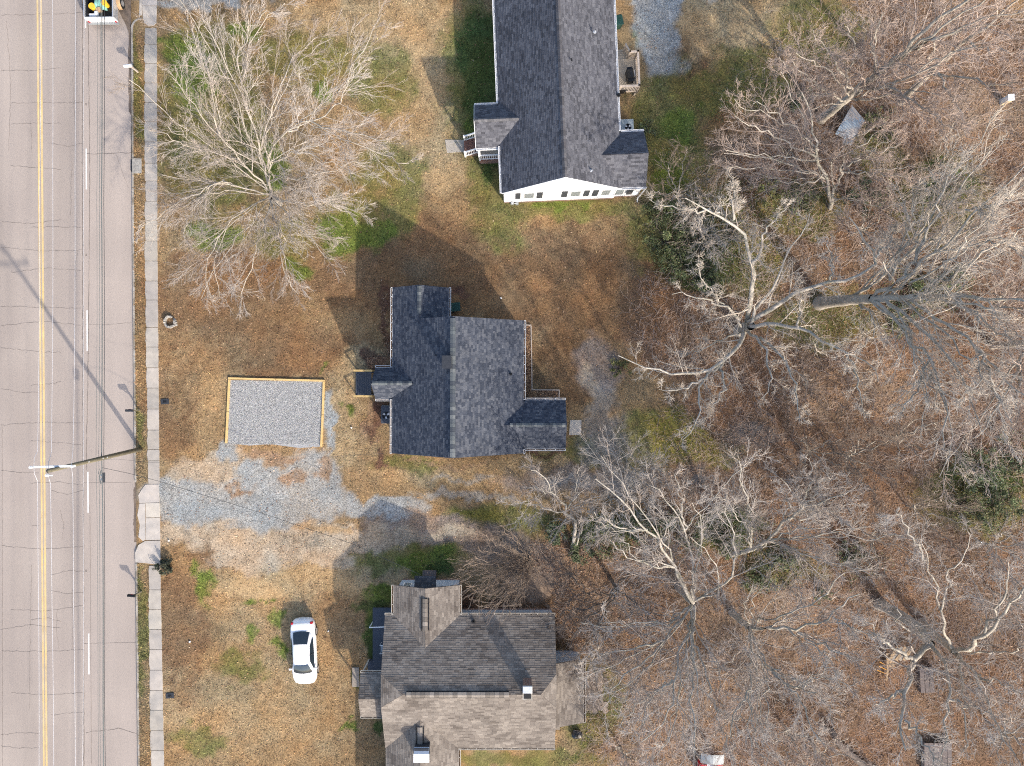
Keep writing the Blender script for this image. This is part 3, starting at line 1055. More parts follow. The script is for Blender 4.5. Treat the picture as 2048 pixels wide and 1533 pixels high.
# capped flue box beside the ridge
a = G(902.5, 739.5)
b = G(917.5, 719)
MB().box((a.x, a.y, 5.2), (b.x, b.y, 6.72)).build('flue_box', M['dark_metal'], h.root)
fc = MB().box((a.x - .04, a.y - .04, 6.72), (b.x + .04, b.y + .04, 6.79)).build('flue_cover', M['dark_metal'], h.root, bevel=0.01)
h.vent_pipe(G(1022, 749.5, 3.95), 0.045, 0.3, 'black_metal', 'black_metal')
h.vent_pipe(G(888, 716, 5.65), 0.02, 0.1, 'black_metal', 'black_metal')
# east and west windows, side door
for (tx, ty, w, s) in ((1038.2, 700, 0.9, 1), (1038.2, 760, 0.9, 1), (806.4, 690, 1.0, -1), (806.4, 850, 1.0, -1)):
    p = G(tx, ty, 1.9)
    f = MB().box((p.x - .03, p.y - w / 2, 1.2), (p.x + .03, p.y + w / 2, 2.6)).build('window', M['white_trim'], h.root)
    MB().box((p.x + s * .02 - .015, p.y - w / 2 + .07, 1.28), (p.x + s * .02 + .015 + s * .01, p.y + w / 2 - .07, 2.52)).build('pane', M['pane'], f)
MB().box((G(1118.5, 843).x, G(1118.5, 862).y, 0.5), (G(1120.5, 843).x, G(1118.5, 840).y, 2.5)).build('door', M['white_trim'], h.root)
# conduit loop and meter by the north-east corner of the front wing
p = G(900, 600, 2.2)
MB().box((p.x, p.y - .12, 1.4), (p.x + .16, p.y + .12, 2.0)).build('meter_box', M['grey_metal'], h.root)
h.done(M['white_siding'], M['brick'])

# front steps with yellow pine rails
st = empty('front_steps', T(748, 767), R(-0.5), 'charcoal painted front steps with two yellow pine handrails below the middle house porch', 'steps')
for i in range(7):
    xx = -0.08 - i * 0.178
    zz = 0.60 - i * 0.075
    MB().box((xx - 0.17, -0.86, zz - 0.04), (xx, 0.86, zz)).build('tread', M['slate_paint'], st)
MB().box((-1.25, -0.84, -0.05), (0.06, -0.78, 0.18)).build('stringer', M['slate_paint'], st)
MB().box((-1.25, 0.78, -0.05), (0.06, 0.84, 0.18)).build('stringer', M['slate_paint'], st)
for s in (-1, 1):
    for (xa, xb) in ((-1.30, -0.52), (-0.44, 0.1)):
        za, zb = 0.98 + 0.35 * (xa + 1.30) / 1.4, 0.98 + 0.35 * (xb + 1.30) / 1.4
        MB().bar((xa, s * 0.93, za), (xb, s * 0.93, zb), 0.14, 0.04).build('handrail', M['yellow_pine'], st)
    for xa in (-1.22, -0.48, 0.05):
        MB().box((xa - .045, s * .93 - .045, -0.05), (xa + .045, s * .93 + .045, 0.94 + 0.35 * (xa + 1.30) / 1.4)).build('rail_post', M['yellow_pine'] if xa > -1 else M['black_metal'], st)

# ---------------------------------------------------------------- north house (long, white gable wall)
PAL_T = ramp([(0.060, 0.061, 0.070), (0.088, 0.089, 0.102), (0.104, 0.105, 0.119), (0.13, 0.131, 0.145)], 0.75, 1.6)
h = House('white_gable_house', 1117, 404.5, R(2.3), 'long white sided house with dark grey roof and shuttered windows on its gable wall', 'house', PAL_T, tab=(0.24, 0.32), seed=9)
q = 1 / S
ze, zr = 3.2, 6.5
LN = 480 * q
W2 = 112 * q


def V3(x, y, z):
    return Vector((x * q, y * q, z))


h.face([V3(-112, 0, ze), V3(-112, 480, ze), V3(0, 480, zr), V3(0, 0, zr)])
h.face([V3(112, 0, ze), V3(112, 480, ze), V3(0, 480, zr), V3(0, 0, zr)])
zq = 4.35
h.face([V3(160, 2, 3.0), V3(100, 2, 3.0), V3(72, 54, zq), V3(160, 54, zq)])
h.face([V3(160, 107, 3.0), V3(100, 107, 3.0), V3(72, 54, zq), V3(160, 54, zq)])
h.face([V3(-157, 87, 3.05), V3(-100, 87, 3.05), V3(-70, 127.5, 4.33), V3(-157, 127.5, 4.33)])
h.face([V3(-157, 168, 3.05), V3(-100, 168, 3.05), V3(-70, 127.5, 4.33), V3(-157, 127.5, 4.33)])
h.gable(-112 * q, 112 * q, 0, LN, 'y', ze, zr, 0.12, 0.42)
h.gable(100 * q, 160 * q, 2 * q, 107 * q, 'x', 3.0, zq, 0.10, 0.42, ohg=0.15)
h.gutter(V3(-112, 0, ze - .03), V3(-112, 87, ze - .03), W_, dirt=False)
h.gutter(V3(-112, 169, ze - .03), V3(-112, 478, ze - .03), W_, dirt=False)
h.gutter(V3(112, 108, ze - .03), V3(112, 478, ze - .03), E_, dirt=False)
h.gutter(V3(-115, 168, 3.02), V3(-157, 168, 3.02), N_, dirt=False)
h.gutter(V3(-115, 87, 3.02), V3(-157, 87, 3.02), S_, dirt=False)
h.gutter(V3(118, 107, 2.98), V3(160, 107, 2.98), N_, dirt=False)
h.gutter(V3(114, 2, 2.98), V3(160, 2, 2.98), S_, dirt=False)
h.ridge_caps(V3(0, 1, zr + .01), V3(0, 478, zr + .01), 0.30, [(0.08, 0.078, 0.086), (0.1, 0.099, 0.107), (0.065, 0.064, 0.07)], slope=0.6, step=0.2)
h.ridge_caps(V3(-156, 127.5, 4.34), V3(-76, 127.5, 4.34), 0.26, [(0.1, 0.1, 0.106), (0.13, 0.128, 0.135)], side=(0, 1, 0), slope=0.65, step=0.2)
# rake trim
MB().bar(V3(-112, -1.0, ze - .06), V3(0, -1.0, zr - .06), 0.03, 0.14).build('rake_trim', M['white_trim'], h.root)
MB().bar(V3(112, -1.0, ze - .06), V3(0, -1.0, zr - .06), 0.03, 0.14).build('rake_trim', M['white_trim'], h.root)
MB().bar(V3(-157.8, 87, 2.98), V3(-157.8, 127.5, 4.27), 0.03, 0.12).build('rake_trim', M['white_trim'], h.root)
MB().bar(V3(-157.8, 168, 2.98), V3(-157.8, 127.5, 4.27), 0.03, 0.12).build('rake_trim', M['white_trim'], h.root)


# gable wall windows and shutters: (x0, x1 in image px, top z, bottom z)
def gx(u, v, z):
    """local x of an image point lying on the gable wall"""
    return h.L(u, v, z).x


yw = 0.06
for (u0, u1) in ((1047, 1069.5), (1141, 1163), (1203, 1223), (1231, 1250)):
    a, b = gx(u0, 388, 2.3), gx(u1, 388, 2.3)
    f = MB().box((a, yw - .03, 1.35), (b, yw + .0, 2.75)).build('window', M['white_trim'], h.root)
    MB().box((a + .07, yw - .045, 2.08), (b - .07, yw - .032, 2.68)).build('pane', M['pane'], f)
    MB().box((a + .07, yw - .038, 1.42), (b - .07, yw - .025, 2.03)).build('pane', M['pane'], f)
    MB().box((a - .05, yw - .06, 1.29), (b + .05, yw, 1.35)).build('sill', M['white_trim'], f)
for (u0, u1) in ((1031, 1041), (1074, 1085.5), (1124, 1135.5), (1168.5, 1179.5), (1186.5, 1197.5), (1256, 1267.5)):
    a, b = gx(u0, 388, 2.3), gx(u1, 388, 2.3)
    f = MB().box((a, yw - .04, 1.30), (b, yw, 2.75)).build('shutter', M['shutter'], h.root)
    sl = MB()
    for k in range(16):
        sl.box((a + .03, yw - .052, 1.36 + k * .085), (b - .03, yw - .04, 1.40 + k * .085))
    sl.build('louvre', M['shutter'], f)
# gable vent outline, downspout, meter
MB().box((-0.75, yw - .02, 4.6), (-0.68, yw, 5.0)).box((0.35, yw - .02, 4.7), (0.5, yw, 4.9)).build('gable_vent', M['white_trim'], h.root)
MB().tube([V3(161, 1, 2.95), V3(160, 0, 2.7), V3(157, 0, 0.3), V3(157, -6, 0.05)], 0.05, 6).build('downspout', M['white_trim'], h.root)
mt_ = empty('utility_meter', h.root.matrix_world @ Vector((0, 0, 0)), 0, 'pair of grey utility boxes at the foot of the white gable wall', 'meter')
mt_.location = T(1031, 410)
MB().box((-0.36, -0.02, 0.05), (-0.12, 0.16, 0.55)).box((0.0, -0.02, 0.0), (0.22, 0.16, 0.42)).build('housing', M['grey_metal'], mt_, bevel=0.02)
MB().tube([(-0.24, 0.0, 0.5), (0.1, 0.0, 0.5), (0.1, 0.0, 0.1)], 0.025, 6).disc((-0.24, 0.0), 0.08, 0.55, 0.62, 12).build('pipe', M['galv'], mt_)
h.vent_pipe(h.L(1189.5, 64, 4.9), 0.05, 0.3, 'galv', 'black_metal')
h.vent_pipe(h.L(1182, 341, 5.05), 0.05, 0.3, 'galv', 'black_metal')
h.vent_pipe(h.L(1237.5, 190, 3.4), 0.06, 0.1, 'black_metal', 'black_metal')
p = h.L(1142, 116, 6.2)
MB().bar(p, p + Vector((0.05, -0.2, -0.04)), 0.1, 0.03).build('roof_patch', M['black_metal'], h.root)
# porch floor, rails and posts under the west roof
MB().box((-155 * q, 89 * q, 0.72), (-114 * q, 166 * q, 0.86)).build('porch_floor', M['grey_wood'], h.root)
MB().box((-154 * q, 83 * q, -0.2), (-113 * q, 165 * q, 0.72)).build('porch_base', M['brick'], h.root)


def railing(parent, p0, p1, hgt=1.0, n=9, mt='white_trim', newel=True, bw=0.035, rw=0.09, name='railing', sub=True):
    p0, p1 = Vector(p0), Vector(p1)
    z = Vector((0, 0, 1))
    top = MB().bar(p0 + z * hgt, p1 + z * hgt, rw, 0.06).build(name, M[mt], parent)
    MB().bar(p0 + z * 0.12, p1 + z * 0.12, 0.06, 0.06).build('bottom_rail', M[mt], top)
    for i in range(1, n):
        p = p0 + (p1 - p0) * i / n
        MB().box((p.x - bw / 2, p.y - bw / 2, p.z + .12), (p.x + bw / 2, p.y + bw / 2, p.z + hgt)).build('baluster', M[mt], top)
    if newel:
        for p in (p0, p1):
            MB().box((p.x - .06, p.y - .06, p.z - .1), (p.x + .06, p.y + .06, p.z + hgt + .1)).build('newel_post', M[mt], top)
    return top


railing(h.root, V3(-153, 84, 0.86), V3(-114, 84, 0.86), 0.95, 10)
MB().box((-154.5 * q, 86 * q, 0.86), (-150.5 * q, 90 * q, 3.0)).build('porch_post', M['white_trim'], h.root)
MB().box((-154.5 * q, 163 * q, 0.86), (-150.5 * q, 167 * q, 3.0)).build('porch_post', M['white_trim'], h.root)
h.done(M['white_siding'], M['brick'])
st = empty('brick_steps', T(957, 296), R(2.3), 'brown brick steps with white baluster railings at the west porch of the white house', 'steps')
for i in range(3):
    b0 = MB().box((-1.05 + i * 0.35, -0.55, -0.1), (-1.05 + (i + 1) * 0.35 - 0.003, 0.52, 0.25 + 0.22 * i)).build('step', M['brick'], st, bevel=0.01)
railing(st, (-0.98, 0.56, 0.05), (0.0, 0.56, 0.80), 0.95, 8)
railing(st, (-0.98, -0.6, 0.05), (0.0, -0.6, 0.80), 0.95, 8)
pd = MB().prism([T(890, 279.5)[:2], T(929, 280)[:2], T(930, 304)[:2], T(894, 306)[:2]], -0.1, 0.04, (1.1, 1.1, 1.08)).build('concrete_pad', M['concrete'], bevel=0.01)
tag(pd, 'square concrete pad at the foot of the brown brick steps', 'concrete pad')
pd = MB().prism([T(1140, 840)[:2], T(1163, 840)[:2], T(1162, 866)[:2], T(1158, 870)[:2], T(1138, 870)[:2]], -0.1, 0.06, (1.3, 1.3, 1.28)).build('concrete_pad', M['concrete'], bevel=0.01)
tag(pd, 'small pale concrete landing slab at the east door of the middle house', 'concrete pad')

# back deck with rails
dk = empty('timber_deck', T(1249, 160), R(2.3), 'weathered timber back deck with rails on the east side of the white house', 'deck')
for i in range(10):
    xx = -0.62 + i * 0.137
    MB().box((xx, -1.2, 0.76), (xx + 0.128, 1.2, 0.80)).build('deck_board', M['grey_wood'], dk)
MB().box((-0.6, -1.15, 0.56), (0.7, -1.08, 0.758)).box((-0.6, 1.08, 0.56), (0.7, 1.15, 0.758)).box((0.64, -1.08, 0.56), (0.7, 1.08, 0.758)).build('joist', M['grey_wood'], dk)
railing(dk, (-0.62, -1.22, 0.76), (0.72, -1.22, 0.76), 1.1, 12, 'pale_wood', rw=0.14)
railing(dk, (0.72, -1.22, 0.76), (0.72, 1.22, 0.76), 1.1, 18, 'pale_wood', rw=0.14)
railing(dk, (0.15, 1.22, 0.76), (0.72, 1.22, 0.76), 1.1, 6, 'pale_wood', rw=0.14)
railing(dk, (0.15, 1.22, 0.76), (0.0, 2.05, 0.1), 1.1, 7, 'pale_wood', rw=0.12)
for k in range(4):
    MB().box((-0.6, 1.25 + k * 0.24, 0.60 - k * 0.16), (0.1, 1.25 + k * 0.24 + 0.22, 0.64 - k * 0.16)).build('tread', M['grey_wood'], dk)
for px, py in ((-0.55, -1.15), (0.66, -1.15), (0.66, 1.1)):
    MB().box((px - .06, py - .06, -.1), (px + .06, py + .06, .757)).build('support_post', M['grey_wood'], dk)
MB().box((-0.62, -1.31, 0.75), (-0.2, -1.27, 1.35)).box((-0.14, -1.31, 0.75), (-0.1, -1.27, 1.4)).build('folded_chair', M['black_metal'], dk)
gr = empty('gas_grill', T(1254, 167, 0.8), R(9), 'black covered gas grill standing on the timber back deck', 'grill')
MB().box((-.24, -.42, .12), (.24, .42, .82)).build('cabinet', M['black_metal'], gr, bevel=0.03)
hd = MB()
arc = [(-.22 + .44 * i / 8, .84 + .2 * math.sin(math.pi * i / 8)) for i in range(9)]
vs = [(x, -.30, z) for x, z in arc] + [(x, .30, z) for x, z in arc]
hd.add(vs, [(i, i + 1, 10 + i, 9 + i) for i in range(8)] + [tuple(range(8, -1, -1)), tuple(range(9, 18))])
hd.build('lid', M['black_metal'], gr)
MB().box((-.2, -.52, .8), (.2, -.31, .84)).build('side_shelf', M['black_metal'], gr, bevel=0.01)
MB().box((-.2, .31, .8), (.2, .52, .84)).build('side_shelf', M['black_metal'], gr, bevel=0.01)
MB().tube([(.27, -.22, .92), (.27, .22, .92)], .015, 6).build('handle', M['galv'], gr)


def condenser(tx, ty, w, d, hgt, mt, blade, label, rz=0.0, fan_off=(0, 0), fr=0.24):
    o = empty('air_conditioner', T(tx, ty), rz, label, 'air conditioner', 'air conditioner units beside the houses')
    MB().box((-w / 2 - .06, -d / 2 - .06, -.05), (w / 2 + .06, d / 2 + .06, .06), (0.9, 0.9, 0.9)).build('base_pad', M['concrete'], o)
    b = MB().box((-w / 2 + .02, -d / 2 + .02, .06), (w / 2 - .02, d / 2 - .02, hgt - .10))
    b.build('coil', M['black_metal'], o)
    lv = MB()
    for k in range(int((hgt - .2) / .05)):
        z = .1 + k * .05
        lv.box((-w / 2, -d / 2, z), (w / 2, -d / 2 + .015, z + .02)).box((-w / 2, d / 2 - .015, z), (w / 2, d / 2, z + .02))
        lv.box((-w / 2, -d / 2 + .016, z), (-w / 2 + .015, d / 2 - .016, z + .02)).box((w / 2 - .015, -d / 2 + .016, z), (w / 2, d / 2 - .016, z + .02))
    lv.build('louvre', M[mt], o)
    t = MB()
    n = 32
    cx, cy = fan_off
    ring, sq = [], []
    for i in range(n):
        a = 2 * math.pi * i / n
        c, s = math.cos(a), math.sin(a)
        ring.append((cx + c * fr, cy + s * fr))
        k = 1 / max(abs(c), abs(s))
        sq.append((c * k * w / 2, s * k * d / 2))
    vs = [(x, y, hgt) for x, y in ring] + [(x, y, hgt) for x, y in sq] + [(x, y, hgt - .1) for x, y in ring] + [(x, y, hgt - .1) for x, y in sq]
    fs = []
    for i in range(n):
        j = (i + 1) % n
        fs += [(i, n + i, n + j, j), (i, j, 2 * n + j, 2 * n + i), (n + i, 3 * n + i, 3 * n + j, n + j)]
    t.add(vs, fs)
    t.build('top_panel', M[mt], o)
    for k in range(3):
        a0 = k * 2 * math.pi / 3 + 0.5
        pts = []
        for (rr_, aa, zz) in ((.05, -.4, -.09), (fr * .93, -.42, -.085), (fr * .97, .1, -.05), (fr * .9, .42, -.03), (.05, .4, -.04)):
            pts.append((cx + rr_ * math.cos(a0 + aa), cy + rr_ * math.sin(a0 + aa), hgt + zz))
        MB().add(pts, [(0, 1, 2, 3, 4)]).build('fan_blade', M[blade], o)
    MB().disc((cx, cy), .06, hgt - .1, hgt - .02, 12).build('fan_hub', M['dark_metal'], o)
    g = MB()
    for k in range(5):
        r = fr * (k + 1) / 5
        pts = [(cx + r * math.cos(2 * math.pi * i / 20), cy + r * math.sin(2 * math.pi * i / 20), hgt + .005) for i in range(21)]
        g.tube(pts, .003, 4)
    g.build('fan_guard', M['dark_metal'], o)
    return o


condenser(1251, 261, 0.92, 1.05, 0.85, 'unit_grey', 'lamp_clear', 'pale grey air conditioner unit beside the white house behind its back wing', R(2.3), (0.05, -0.03))
condenser(778, 828.5, 0.9, 1.25, 0.8, 'slate_paint', 'lamp_clear', 'dark slate air conditioner unit by the front wall of the middle house', R(-0.5), (-0.08, -0.05), 0.28)


def wheelie_bin(tx, ty, rz, label):
    o = empty('wheeled_bin', T(tx, ty), rz, label, 'bin', 'dark green wheeled bins')
    m = MB()
    a, b = [(-.22, -.24), (.22, -.24), (.22, .22), (-.22, .22)], [(-.3, -.34), (.3, -.34), (.3, .3), (-.3, .3)]
    m.add([(x, y, .06) for x, y in a] + [(x, y, 1.02) for x, y in b], [(3, 2, 1, 0), (4, 5, 6, 7)] + [(i, (i + 1) % 4, 4 + (i + 1) % 4, 4 + i) for i in range(4)])
    m.build('body', M['green_plastic'], o, bevel=0.03)
    MB().box((-.32, -.4, 1.022), (.32, .34, 1.09)).build('lid', M['green_plastic'], o, bevel=0.04)
    MB().tube([(-.26, .38, 1.0), (.26, .38, 1.0)], .02, 8).build('handle', M['green_plastic'], o)
    for s in (-1, 1):
        MB().tube([(s * .27, .24, .12), (s * .33, .24, .12)], .12, 14).build('wheel', M['rubber'], o)
    return o


wheelie_bin(912, 617, R(95), 'dark green wheeled bin tucked beside the front wing of the middle house')
wheelie_bin(1233, 54, R(12), 'dark green wheeled bin against the east wall of the white house')

# ---------------------------------------------------------------- south house (taupe shingles)
PAL_S = ramp([(0.110, 0.093, 0.080), (0.150, 0.129, 0.112), (0.178, 0.154, 0.133), (0.21, 0.183, 0.158), (0.25, 0.218, 0.187)], 0.5, 0.9)
h = House('taupe_roof_house', 945, 1330, R(0), 'house with brownish grey shingle roof, clipped gables and a brick chimney', 'house', PAL_S, tab=(0.3, 0.42), seed=12)
G = h.G
ze, zs, zr, zj = 3.0, 2.85, 5.0, 4.5
yR, yN, yS = 1330, 1203.5, 1456
jn, js = 1298.4, 1359
xW, xE = 784.5, 1105
wn_, ws_ = G(xW, yN, ze), G(xW, yS, zs)
en_, es_ = G(xE, yN, ze), G(xE, yS, zs)
rw, re = G(826, yR, zr), G(1076, yR, zr)
jwn, jws, jen, jes = G(xW, jn, zj), G(xW, js, zj), G(xE, jn, zj), G(xE, js, zj)
h.face([wn_, jwn, rw, re, jen, en_])
h.face([ws_, jws, rw, re, jes, es_])
h.face([jwn, rw, jws])
h.face([jen, re, jes])
# north cross gable
zc = 3.85
h.face([G(800.5, 1147, ze), G(800.5, 1212, ze), G(863, 1260, zc), G(863, 1147, zc)])
h.face([G(925.5, 1147, ze), G(925.5, 1212, ze), G(863, 1260, zc), G(863, 1147, zc)])
# south cross gable
zd = 4.0
h.face([G(785.5, 1640, zs), G(785.5, 1445, zs), G(854, 1390, zd), G(854, 1640, zd)])
h.face([G(923, 1640, zs), G(923, 1445, zs), G(854, 1390, zd), G(854, 1640, zd)])
# west entry roof
h.face([G(737, 1315, 2.75), G(786, 1315, 2.75), G(786, 1356, 3.5), G(737, 1356, 3.5)])
h.face([G(737, 1397.5, 2.75), G(786, 1397.5, 2.75), G(786, 1356, 3.5), G(737, 1356, 3.5)])
# east lean-to roof
h.face([G(1105, 1293, 3.25), G(1105, 1413, 3.25), G(1160, 1413, 2.5), G(1160, 1293, 2.5)])
# north door hood
h.face([G(838, 1135, 2.35), G(879, 1135, 2.35), G(879, 1158, 2.6), G(838, 1158, 2.6)], [(0.06, 0.06, 0.065), (0.085, 0.085, 0.09)])

x0, x1, y0, y1 = rect(h, xW, xE, yN, yS)
# body with clipped ends: eight-sided walls
bx0, bx1 = x0 + 0.12, x1 - 0.12
yn, ysb, yr_ = G(0, yN + 12).y, G(0, yS - 12).y, G(0, yR).y
zn, zs2 = ze + 0.44 * 0.427 - .12, zs + 0.44 * 0.46 - .12
jy0, jy1 = G(0, jn).y, G(0, js).y
vs = []
for xx in (bx0, bx1):
    vs += [(xx, yn, .45), (xx, yn, zn), (xx, jy0, zj - .14), (xx, jy1, zj - .14), (xx, ysb, zs2), (xx, ysb, .45)]
h.wall.add(vs, [(0, 1, 2, 3, 4, 5), (11, 10, 9, 8, 7, 6)] + [(i, 6 + i, 6 + (i + 1) % 6, (i + 1) % 6) for i in range(6)])
h.base.box((bx0 + .03, ysb + .03, -.3), (bx1 - .03, yn - .03, .47))
x0, x1, y0, y1 = rect(h, 800.5, 925.5, 1147, 1230)
h.gable(x0, x1, y0, y1, 'y', ze, zc, 0.2, ohg=0.36)
x0, x1, y0, y1 = rect(h, 785.5, 923, 1430, 1640)
h.gable(x0, x1, y0, y1, 'y', zs, zd, 0.3)
x0, x1, y0, y1 = rect(h, 1100, 1156, 1300, 1409)
h.wall.box((x0, y0, .3), (x1, y1, 2.35))
h.gutter(G(926, yN, ze - .03), G(xE, yN, ze - .03), N_, 'cream_trim')
h.gutter(G(xW, yN, ze - .03), G(800, yN, ze - .03), N_, 'cream_trim')
h.gutter(G(924, yS, zs - .03), G(xE, yS, zs - .03), S_, 'cream_trim')
h.gutter(G(800.5, 1147, ze - .03), G(800.5, 1202, ze - .03), W_, 'cream_trim')
h.gutter(G(925.5, 1147, ze - .03), G(925.5, 1202, ze - .03), E_, 'cream_trim')
h.gutter(G(923, 1458, zs - .03), G(923, 1638, zs - .03), E_, 'cream_trim')
h.gutter(G(737, 1315, 2.72), G(784, 1315, 2.72), N_, 'cream_trim')
h.gutter(G(737, 1397.5, 2.72), G(784, 1397.5, 2.72), S_, 'cream_trim')
h.gutter(G(1160, 1293, 2.47), G(1160, 1413, 2.47), E_, 'cream_trim')
CS = [(0.2, 0.175, 0.15), (0.16, 0.14, 0.12), (0.25, 0.22, 0.19)]
h.ridge_caps(G(833, yR, zr + .03), G(1018, yR, zr + .03), 0.36, CS, side=(0, 1, 0), slope=0.3, step=0.3, h=0.07)
h.ridge_caps(G(863, 1166, zc + .02), G(863, 1225, zc + .02), 0.34, CS, slope=0.25, step=0.3, h=0.07)
h.ridge_caps(G(854, 1402, zd + .02), G(854, 1436, zd + .02), 0.34, CS, slope=0.3, step=0.3, h=0.05)
for (e0, e1) in ((G(847.5 + 8.6, 1166, zc - .01), G(847.5 + 8.6, 1226, zc - .01)), (G(870, 1166, zc - .01), G(870, 1226, zc - .01)), (G(833, 1324.5, zr - .03), G(1018, 1324.5, zr - .03)), (G(833, 1335.8, zr - .03), G(1018, 1335.8, zr - .03)), (G(847, 1402, zd - .02), G(847, 1438, zd - .02)), (G(861, 1402, zd - .02), G(861, 1438, zd - .02))):
    MB().bar(e0, e1, 0.04, 0.07).build('ridge_vent_edge', M['black_metal'], h.root)
h.vent_pipe(h.L(947, 1243, 3.2), 0.06, 0.3, 'black_metal', 'black_metal')
h.vent_pipe(h.L(1098, 1256, 3.35), 0.07, 0.05, 'black_metal', 'black_metal')
# brick chimney with half open top
ch = MB()
a, b = G(1043.5, 1328), G(1059.4, 1304)
o = ch.box((a.x, a.y, 4.0), (b.x, b.y, 5.85)).build('chimney', M['brick'], h.root)
MB().box((a.x - .03, a.y - .03, 5.85), (b.x + .03, b.y + .03, 5.92)).build('crown', M['kerb'], o)
my = (a.y + b.y) / 2
MB().box((a.x + .06, a.y + .06, 5.921), (b.x - .06, my - .03, 5.93)).build('flue_opening', M['black_metal'], o)
MB().box((a.x - .02, my, 5.921), (b.x + .02, b.y + .02, 6.02)).build('flue_cover', M['galv'], o, bevel=0.02)
# white capped chimney on the south gable
a, b = G(845.5, 1457), G(872, 1433)
o = MB().box((a.x, a.y, 3.2), (b.x, b.y, 4.6)).build('chimney', M['dark_metal'], h.root)
MB().box((a.x - .04, a.y - .04, 4.6), (b.x + .04, (a.y + b.y) / 2 + .1, 4.68)).build('cover', M['white_trim'], o)
MB().add([(a.x - .02, (a.y + b.y) / 2 + .1, 4.685), (b.x + .02, (a.y + b.y) / 2 + .1, 4.685), (b.x + .02, b.y + .03, 4.5), (a.x - .02, b.y + .03, 4.5), (a.x - .02, (a.y + b.y) / 2 + .1, 4.65), (b.x + .02, (a.y + b.y) / 2 + .1, 4.65), (b.x + .02, b.y + .03, 4.46), (a.x - .02, b.y + .03, 4.46)], [(0, 1, 2, 3), (7, 6, 5, 4), (0, 4, 5, 1), (1, 5, 6, 2), (2, 6, 7, 3), (3, 7, 4, 0)]).build('flashing', M['galv'], o)
# windows in the north walls
p = G(1044, 1215.6)
f = MB().box((p.x - .42, p.y, 1.2), (p.x + .42, p.y + .04, 2.5)).build('window', M['white_trim'], h.root)
MB().box((p.x - .34, p.y + .03, 1.28), (p.x + .34, p.y + .05, 2.42)).build('pane', M['pane'], f)
p = G(822, 1156.7)
f = MB().box((p.x - .3, p.y, 1.3), (p.x + .3, p.y + .04, 2.4)).build('window', M['white_trim'], h.root)
MB().box((p.x - .23, p.y + .03, 1.37), (p.x + .23, p.y + .05, 2.33)).build('pane', M['pane'], f)
# hood brackets and door
for px in (841, 876):
    MB().bar(G(px, 1156, 1.8), G(px, 1138, 2.25), 0.05).build('bracket', M['dark_metal'], h.root)
p = G(859, 1156.8)
MB().box((p.x - .42, p.y, .45), (p.x + .42, p.y + .05, 2.4)).build('door', M['white_trim'], h.root)
# west porch deck in the shade of the roof
a, b = G(748, 1334), G(790, 1212)
MB().box((a.x, a.y, .3), (b.x, b.y, .5)).build('porch_deck', M['slate_paint'], h.root)
MB().bar(G(745.5, 1243, 1.3), G(789, 1241, 1.3), 0.06).build('porch_rail', M['white_trim'], h.root)
MB().bar(G(746, 1243, 1.28), G(746, 1243, -.05), 0.06).build('porch_rail_post', M['white_trim'], h.root)
for px in (739, 784):
    for py in (1318, 1394):
        p = G(px, py)
        MB().box((p.x - .05, p.y - .05, .2), (p.x + .05, p.y + .05, 2.72)).build('porch_post', M['cream_trim'], h.root)
a, b = G(737, 1395), G(790, 1318)
MB().box((a.x, a.y, -.1), (b.x, b.y, .3)).build('porch_slab', M['slate_paint'], h.root)
h.done(M['blue_siding'], M['brick'])

# patio chair on the porch deck
pc = empty('patio_chair', T(772, 1288, .5), R(90), 'white tubular patio chair with blue seat on the dark porch deck', 'chair')
MB().box((-.28, -.22, .40), (.28, .22, .43)).build('seat', M['pane'], pc)
MB().tube([(-.3, -.25, .0), (-.3, -.25, .62), (-.3, .25, .62), (-.3, .25, 0)], .02, 6).build('frame', M['white_trim'], pc)
MB().tube([(.3, -.25, .0), (.3, -.25, .62), (.3, .25, .62), (.3, .25, 0)], .02, 6).build('frame', M['white_trim'], pc)
MB().tube([(-.3, -.25, .62), (-.3, -.3, 1.0), (.3, -.3, 1.0), (.3, -.25, .62)], .02, 6).build('backrest', M['white_trim'], pc)
sl = MB().box((T(705, 0).x, T(0, 1372.5).y, -.1), (T(719, 0).x, T(0, 1334).y, .14), (0.85, 0.8, 0.75)).build('concrete_step', M['concrete'], bevel=0.015)
tag(sl, 'long narrow concrete step in front of the small west entry roof', 'step')
sl = MB().box((T(846, 0).x, T(0, 1152).y, -.1), (T(873, 0).x, T(0, 1140).y, .25)).build('wooden_stoop', M['plank_grey'], bevel=0.01)
tag(sl, 'low grey stoop below the dark door hood of the taupe roofed house', 'step')
# metal roof edge of the lean-to porch
sl = MB().box((T(1109, 0).x, T(0, 1306).y, 0), (T(1146, 0).x, T(0, 1301).y, 2.2)).build('siding_panel', M['blue_siding'])
tag(sl, 'pale blue panel wall closing the lean-to beside the taupe roof', 'panel')
sl = MB().box((T(1109, 0).x, T(0, 1458).y, -.05), (T(1119.5, 0).x, T(0, 1447).y, .12), (.7, .65, .6)).build('paver_block', M['concrete'], bevel=0.01)
tag(sl, 'single paving block lying south of the lean-to roof', 'paver')

